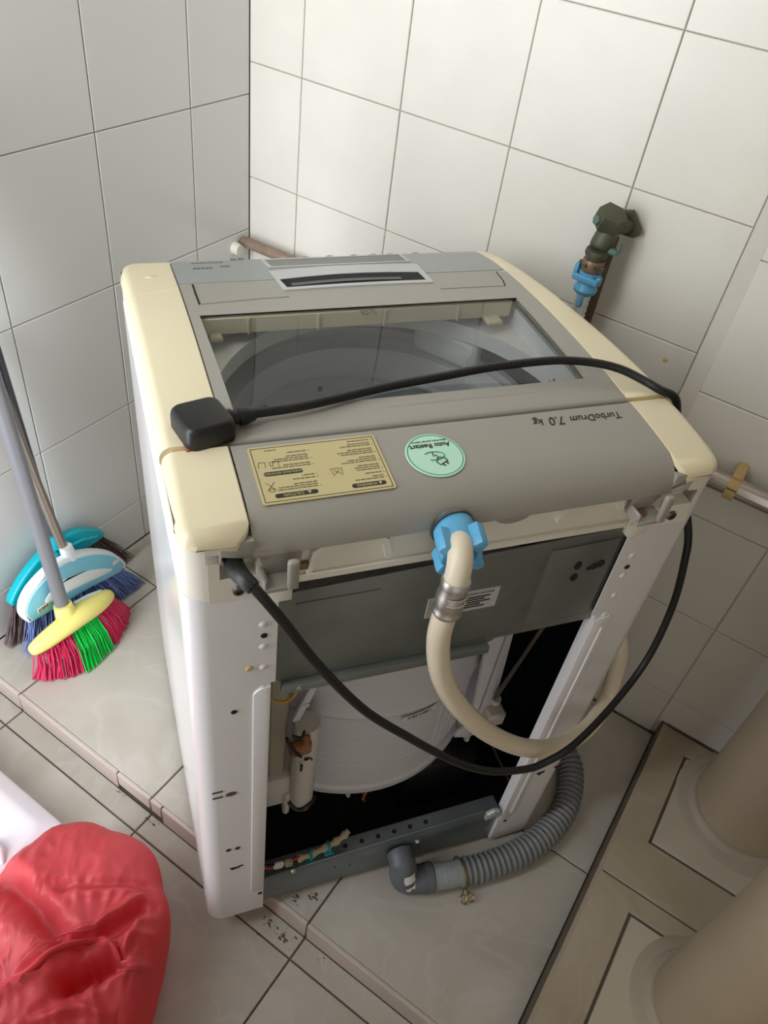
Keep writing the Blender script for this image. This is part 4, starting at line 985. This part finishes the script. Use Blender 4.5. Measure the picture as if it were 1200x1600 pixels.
# ------------------------------------------------------------------ brooms
def strands(bm, roots, tips, n, r0, r1, bend, rnd, flat=.4, jit=.006, seg=4):
    R_ = spline(roots, 10); T_ = spline(tips, 10)
    for i in range(n):
        s = (i + random.random()) / n
        def pick(L): x = s * (len(L) - 1); k = min(int(x), len(L) - 2); return L[k].lerp(L[k + 1], x - k)
        a = pick(R_) + Vector((random.uniform(-rnd, rnd), random.uniform(-rnd, rnd) * .6, 0)); c = pick(T_) + Vector((random.uniform(-jit, jit), random.uniform(-jit, jit), 0))
        c.z = max(c.z, .0015) + random.uniform(0, .003); mid = (a + c) / 2 + Vector(bend) + Vector((random.uniform(-.002, .002), random.uniform(-.002, .002), random.uniform(-.002, .002)))
        tube(bm, [a, mid, c], [r0, (r0 + r1) / 2, r1], seg, True, flat)
XW = Matrix(((0, 0, 1, 0), (1, 0, 0, 0), (0, 1, 0, 0), (0, 0, 0, 1)))   # polygon (y, z) pushed along x
def smooth_poly(P, n=5): return [(p.x, p.y) for p in spline([(a, c, 0) for a, c in P], n, True)]
# yellow broom
yb = thing('broom', 'yellow headed broom with red and green bristles and grey handle, front of three', 'broom', (.13, -.65, 0)); OB = (.13, -.65, 0)
b = new(); tube(b, [(.1265, -.6575, .105), (.075, -.645, .515), (.0215, -.632, .95)], .0125, 18); obj('handle', wb_(b, OB), 'handle_gray', yb)
b = new()
hl = spline([(.131, -.742, .085), (.137, -.72, .093), (.143, -.68, .102), (.1435, -.64, .102), (.139, -.60, .092), (.131, -.57, .082), (.126, -.557, .076)], 6)
tube(b, hl, [.006 + .0125 * math.sin(math.pi * min(1, max(0, k / (len(hl) - 1)))) ** .6 for k in range(len(hl))], 14, True, 1.15)
tube(b, [(.1385, -.66, .095), (.131, -.6585, .115), (.1258, -.657, .135)], [.021, .0185, .0165], 18); hd = obj('broom_head', wb_(b, OB), 'broom_yellow', yb)
b = new(); prism(b, [(-.635, .098), (-.60, .092), (-.565, .083), (-.568, .093), (-.60, .106), (-.63, .112)], .117, .124, .001, XW); obj('head_web', wb_(b, OB), 'broom_white', hd)
for nm, mm, ra_, tb_ in (('bristles', 'bristle_red', [(.137, -.735, .082), (.143, -.70, .088), (.147, -.67, .09)], [(.127, -.748, .0), (.163, -.715, 0), (.184, -.678, 0)]),
                         ('bristles', 'bristle_green', [(.147, -.668, .09), (.148, -.64, .09), (.146, -.615, .085)], [(.185, -.676, 0), (.186, -.643, 0), (.179, -.605, 0)]),
                         ('bristles', 'bristle_red', [(.146, -.612, .085), (.139, -.585, .08), (.131, -.562, .075)], [(.178, -.60, 0), (.162, -.562, 0), (.139, -.525, .0)])):
    b = new(); strands(b, ra_, tb_, 70, .0022, .0021, (.007, 0, .006), .006, .55, .005); o = obj(nm, wb_(b, OB), mm, yb, kind='stuff')
    if mm == 'bristle_green': o['label'] = 'bright green middle bristles'
    else: o['label'] = 'pinkish red outer bristles'
# blue and white broom
bb = thing('broom', 'light blue and white D-shaped broom with soft blue bristles, middle of three', 'broom', (.085, -.6, 0)); OB = (.085, -.6, 0)
b = new(); tube(b, [(.084, -.600, .17), (.055, -.609, .36), (.0165, -.618, .62)], .0085, 14); obj('handle', wb_(b, OB), 'handle_steel', bb)
outl = [(-.7195, .138), (-.712, .112), (-.698, .107), (-.60, .0915), (-.50, .0715), (-.487, .078), (-.488, .092), (-.512, .134), (-.55, .170), (-.5935, .194), (-.64, .202), (-.685, .188), (-.710, .166)]
ow = [(-.672, .134), (-.60, .118), (-.528, .099), (-.532, .110), (-.572, .139), (-.62, .158), (-.652, .157)]
b = new(); prism(b, smooth_poly(outl), .078, .098, .006, XW, 3); tube(b, [(.087, -.598, .185), (.083, -.600, .215)], [.014, .0115], 16); bh = obj('broom_head', wb_(b, OB), 'broom_white', bb)
shr = [((y + .603) * .93 - .603, (z - .14) * .87 + .139) for y, z in outl]
b = new(); prism(b, smooth_poly(shr), .094, .1003, .002, XW); obj('blue_face', wb_(b, OB), 'broom_blue', bh)
b = new(); prism(b, smooth_poly(ow), .098, .1018, .001, XW); obj('face_inset', wb_(b, OB), 'broom_white', bh)
b = new(); prism(b, [(-.648, .1575), (-.62, .1585), (-.58, .1455), (-.6, .150), (-.628, .1555)], .1015, .1022, 0, XW); obj('inset_slit', wb_(b, OB), 'hole', bh)
b = new(); box(b, .0995, .1012, -.692, -.667, .122, .134, .0004, 1); o = obj('barcode_sticker', wb_(b, OB), 'sticker_white', bh)
b = new(); 
for k in range(9): box(b, .1008, .1016, -.690 + .0024 * k, -.690 + .0024 * k + random.choice((.0008, .0014)), .124, .132)
obj('barcode', wb_(b, OB), 'ink', bh, kind='stuff')
b = new(); box(b, .0995, .1012, -.520, -.505, .108, .117, .0004, 1); obj('small_sticker', wb_(b, OB), 'bristle_blue' if False else 'sticker_white', bh)
b = new(); strands(b, [(.088, -.705, .108), (.088, -.65, .10), (.088, -.60, .092), (.088, -.55, .083), (.088, -.50, .075)], [(.066, -.715, 0), (.082, -.668, 0), (.088, -.60, 0), (.094, -.53, 0), (.098, -.460, 0)], 620, .0011, .0007, (.006, 0, .004), .008, 1, .012, 3); obj('bristles', wb_(b, OB), 'bristle_blue', bb, kind='stuff')
# teal broom
tb = thing('broom', 'teal plastic broom with dark brown bristles leaning on the tiled wall, rearmost of three', 'broom', (.03, -.58, 0)); OB = (.03, -.58, 0)
b = new(); tube(b, [(.030, -.585, .17), (.022, -.590, .36), (.0125, -.598, .62)], .0075, 12); obj('handle', wb_(b, OB), 'handle_dark', tb)
out_t = [(-.7025, .1125), (-.691, .0965), (-.66, .102), (-.60, .122), (-.53, .118), (-.490, .119), (-.4805, .127), (-.49, .142), (-.5346, .175), (-.58, .184), (-.6259, .172), (-.67, .147)]
b = new(); prism(b, smooth_poly(out_t), .018, .038, .005, XW, 3); tube(b, [(.031, -.585, .172), (.029, -.586, .20)], [.016, .012], 14)
th = obj('broom_head', wb_(b, OB), 'broom_teal', tb)
b = new(); tube(b, [(.039, y, z) for y, z in ((-.69, .108), (-.66, .128), (-.62, .150), (-.58, .161), (-.535, .152), (-.50, .135))], .0035, 8)
for y in (-.595, -.585, -.575, -.565): tube(b, [(.038, y, .172), (.0395, y + .004, .150)], .002, 6)
obj('head_rib', wb_(b, OB), 'broom_teal', th)
b = new(); strands(b, [(.028, -.695, .106), (.028, -.66, .11), (.028, -.60, .122), (.028, -.54, .12), (.028, -.488, .122)], [(.026, -.725, 0), (.036, -.68, 0), (.034, -.60, 0), (.03, -.52, 0), (.026, -.420, 0)], 520, .0011, .0008, (.002, 0, .002), .006, 1, .010, 3); obj('bristles', wb_(b, OB), 'bristle_brown', tb, kind='stuff')

# ------------------------------------------------------------------ white box beside the bag
bx = thing('storage_box', 'white plastic box with rounded rim at the left edge, partly behind the red bag', 'box', (.24, -1.1, -.05)); OB = (.24, -1.1, -.05)
b = new(); t = bmesh.new(); X0, X1, Y0, Y1 = .06, .3995, -1.33, -.9025
Vs = []
for z, d in ((-.05, .02), (-.047, .016), (.002, .006), (.004, -.001), (.009, -.002), (.013, .000), (.015, .003), (.028, .020), (.0305, .026), (.031, .036)):
    Vs.append([t.verts.new((x, y, z)) for x, y in rrect(X0 + d, X1 - d, Y0 + d, Y1 - d, .022, 6)])
n = len(Vs[0])
for i in range(len(Vs) - 1):
    for k in range(n): t.faces.new((Vs[i][k], Vs[i][(k + 1) % n], Vs[i + 1][(k + 1) % n], Vs[i + 1][k]))
t.faces.new(Vs[-1]); t.faces.new(Vs[0][::-1]); merge(b, t)
obj('box_body', wb_(b, OB), 'box_white', bx)
b = new(); tube(b, spline([(.335, -.998, .026), (.347, -.990, .038), (.362, -.990, .039), (.374, -.998, .026)], 5), .0065, 10); obj('box_grip', wb_(b, OB), 'box_white', bx)

# ------------------------------------------------------------------ red plastic bag
rb = thing('plastic_bag', 'crumpled translucent red plastic carrier bag at the bottom left, handle loop open', 'bag', (.56, -1.08, -.05)); OB = (.56, -1.08, -.05)
out_b = [(.402, -1.005), (.404, -.957), (.416, -.908), (.475, -.879), (.547, -.860), (.598, -.884), (.645, -.915), (.682, -.971), (.710, -1.03), (.715, -1.12), (.69, -1.22), (.60, -1.29), (.50, -1.29), (.44, -1.23), (.418, -1.12)]
OUT = spline([(x, y, 0) for x, y in out_b], 22, True); CB = Vector((.555, -1.10, 0))
def seg_d(p, pl):
    best = 9; bt = 0; tot = len(pl) - 1
    for i in range(tot):
        a, c = Vector(pl[i]), Vector(pl[i + 1]); ab = c - a; t = max(0, min(1, (p - a).dot(ab) / ab.length_squared)); d = (p - a - ab * t).length
        if d < best: best = d; bt = (i + t) / tot
    return best, bt
folds = [([(.560, -1.15), (.580, -1.075), (.589, -1.048), (.608, -1.0055), (.630, -.998), (.649, -1.004)], .020, .007),
         ([(.560, -1.040), (.580, -1.022), (.597, -.998), (.606, -.955), (.610, -.922)], .017, .006),
         ([(.598, -1.022), (.614, -.985), (.619, -.945)], -.032, .012),
         ([(.618, -1.062), (.628, -1.035), (.641, -1.010)], -.060, .0125),
         ([(.430, -1.026), (.51, -1.024), (.569, -1.036)], -.032, .016),
         ([(.47, -1.085), (.496, -1.070), (.5285, -1.0536), (.575, -1.042)], .015, .012),
         ([(.647, -1.005), (.638, -.965), (.624, -.935)], .012, .006),
         ([(.655, -1.03), (.667, -1.0), (.685, -.975)], .008, .007),
         ([(.50, -1.0), (.545, -.965), (.60, -.915), (.63, -.925)], -.010, .008),
         ([(.53, -.99), (.57, -.955), (.60, -.93)], .010, .010),
         ([(.535, -1.13), (.56, -1.10), (.58, -1.07)], -.02, .008),
         ([(.62, -1.12), (.65, -1.07), (.69, -1.05)], .010, .006), ([(.60, -1.2), (.64, -1.12)], -.015, .012)]
NT, NR = len(OUT), 100
b = new(); rows = []
def bag_h(x, y, rho):
    p = Vector((x, y)); f = 0
    for pl, A, w in folds:
        d, t = seg_d(p, pl)
        if d < 4 * w: f += A * math.exp(-(d / w) ** 2) * (min(1, 6 * t, 6 * (1 - t)) ** .5 if A > 0 else 1)
    q = Vector((x * 9, y * 9, 3.1)); f += .018 * noise.noise(q) + .004 * (1 - 2 * abs(noise.noise(Vector((x * 13, y * 13, 7.7))))) * .8 + .0022 * (1 - 2 * abs(noise.noise(Vector((x * 48 + y * 22, y * 48, 1.2)))))
    kx, ky = x - .605, y + 1.015; kr = math.hypot(kx, ky); ka = math.atan2(ky, kx)
    pl = 1 - 2.2 * abs(noise.noise(Vector((math.cos(ka) * 3.4 + 5, math.sin(ka) * 3.4, kr * 3.5))))
    f += .0075 * pl * min(1, kr / .03) * max(0, 1 - kr / .26)
    cr = noise.noise(Vector((x * 70 + 40 * y, y * 50, 4.4))); f += .0016 * (1 - 2 * abs(cr)) * max(0, 1 - ((x - .50) ** 2 + (y + .965) ** 2) / .004)
    return f
for j in range(NR + 1):
    t = j / NR; row = []
    ph = t * math.pi / 2
    if t < .25:
        k = t / .25; s = .94 + .06 * math.sin(k * math.pi / 2); z = -.0495 + .085 * k
    else:
        k = (t - .25) / .75; s = math.cos(k * math.pi / 2) ** .6; z = .0355 + .105 * math.sin(k * math.pi / 2) ** .76
    w = min(1, max(0, (t - .12) / .3))
    for i in range(NT):
        o = OUT[i]; x = CB.x + (o.x - CB.x) * s; y = CB.y + (o.y - CB.y) * s
        a = math.atan2(o.y - CB.y, o.x - CB.x); wr = .006 * noise.noise(Vector((math.cos(a) * 5, math.sin(a) * 5, z * 9))) * min(1, t * 6) * s
        d = (o - CB).normalized()
        row.append(b.verts.new((x + d.x * wr, y + d.y * wr, z + w * bag_h(x, y, s))))
        if s < 1e-6: break
    rows.append(row)
for j in range(NR):
    A, B = rows[j], rows[j + 1]
    for i in range(NT):
        k = (i + 1) % NT
        if len(B) == 1: b.faces.new((A[i], A[k], B[0]))
        else: b.faces.new((A[i], A[k], B[k], B[i]))
b.faces.new(rows[0][::-1])
obj('bag_body', wb_(b, OB), 'red_film', rb, angle=85)
def hz(x, y):
    s = (Vector((x, y)) - CB.xy).length / .17; return .0355 + .105 * max(0, 1 - s ** 3.33) ** .38 + bag_h(x, y, s)
b = new(); P = spline([(x, y, hz(x, y) + .003) for x, y in folds[0][0]], 6); tube(b, P, [.0072 + .001 * math.sin(i) for i in range(len(P))], 8, True, .45)
obj('handle_band', wb_(b, OB), 'red_film', rb)
for k, r in ((1, .0026), (6, .0022), (8, .0014), (9, .0012)):
    b = new(); P = spline([(x, y, hz(x, y) + r * .4) for x, y in folds[k][0]], 8); n_ = len(P)
    tube(b, [p + Vector((.0012 * noise.noise(p * 60), .0012 * noise.noise(p * 55 + Vector((3, 0, 0))), 0)) for p in P], [r * (.25 + .75 * math.sin(math.pi * (i + .5) / n_)) for i in range(n_)], 6, True, .7); obj('film_crease', wb_(b, OB), 'red_film', rb)
b = new(); 
for P in ([(.648, -1.006), (.655, -1.0), (.664, -.990)], [(.655, -1.012), (.668, -1.003), (.680, -.990)]):
    b = new(); P = spline([(x, y, hz(x, y) + .006) for x, y in P], 5); tube(b, P, [.0045 + .0015 * math.sin(2 * i) for i in range(len(P))], 7, True, .6)
    obj('handle_end', wb_(b, OB), 'red_film', rb)
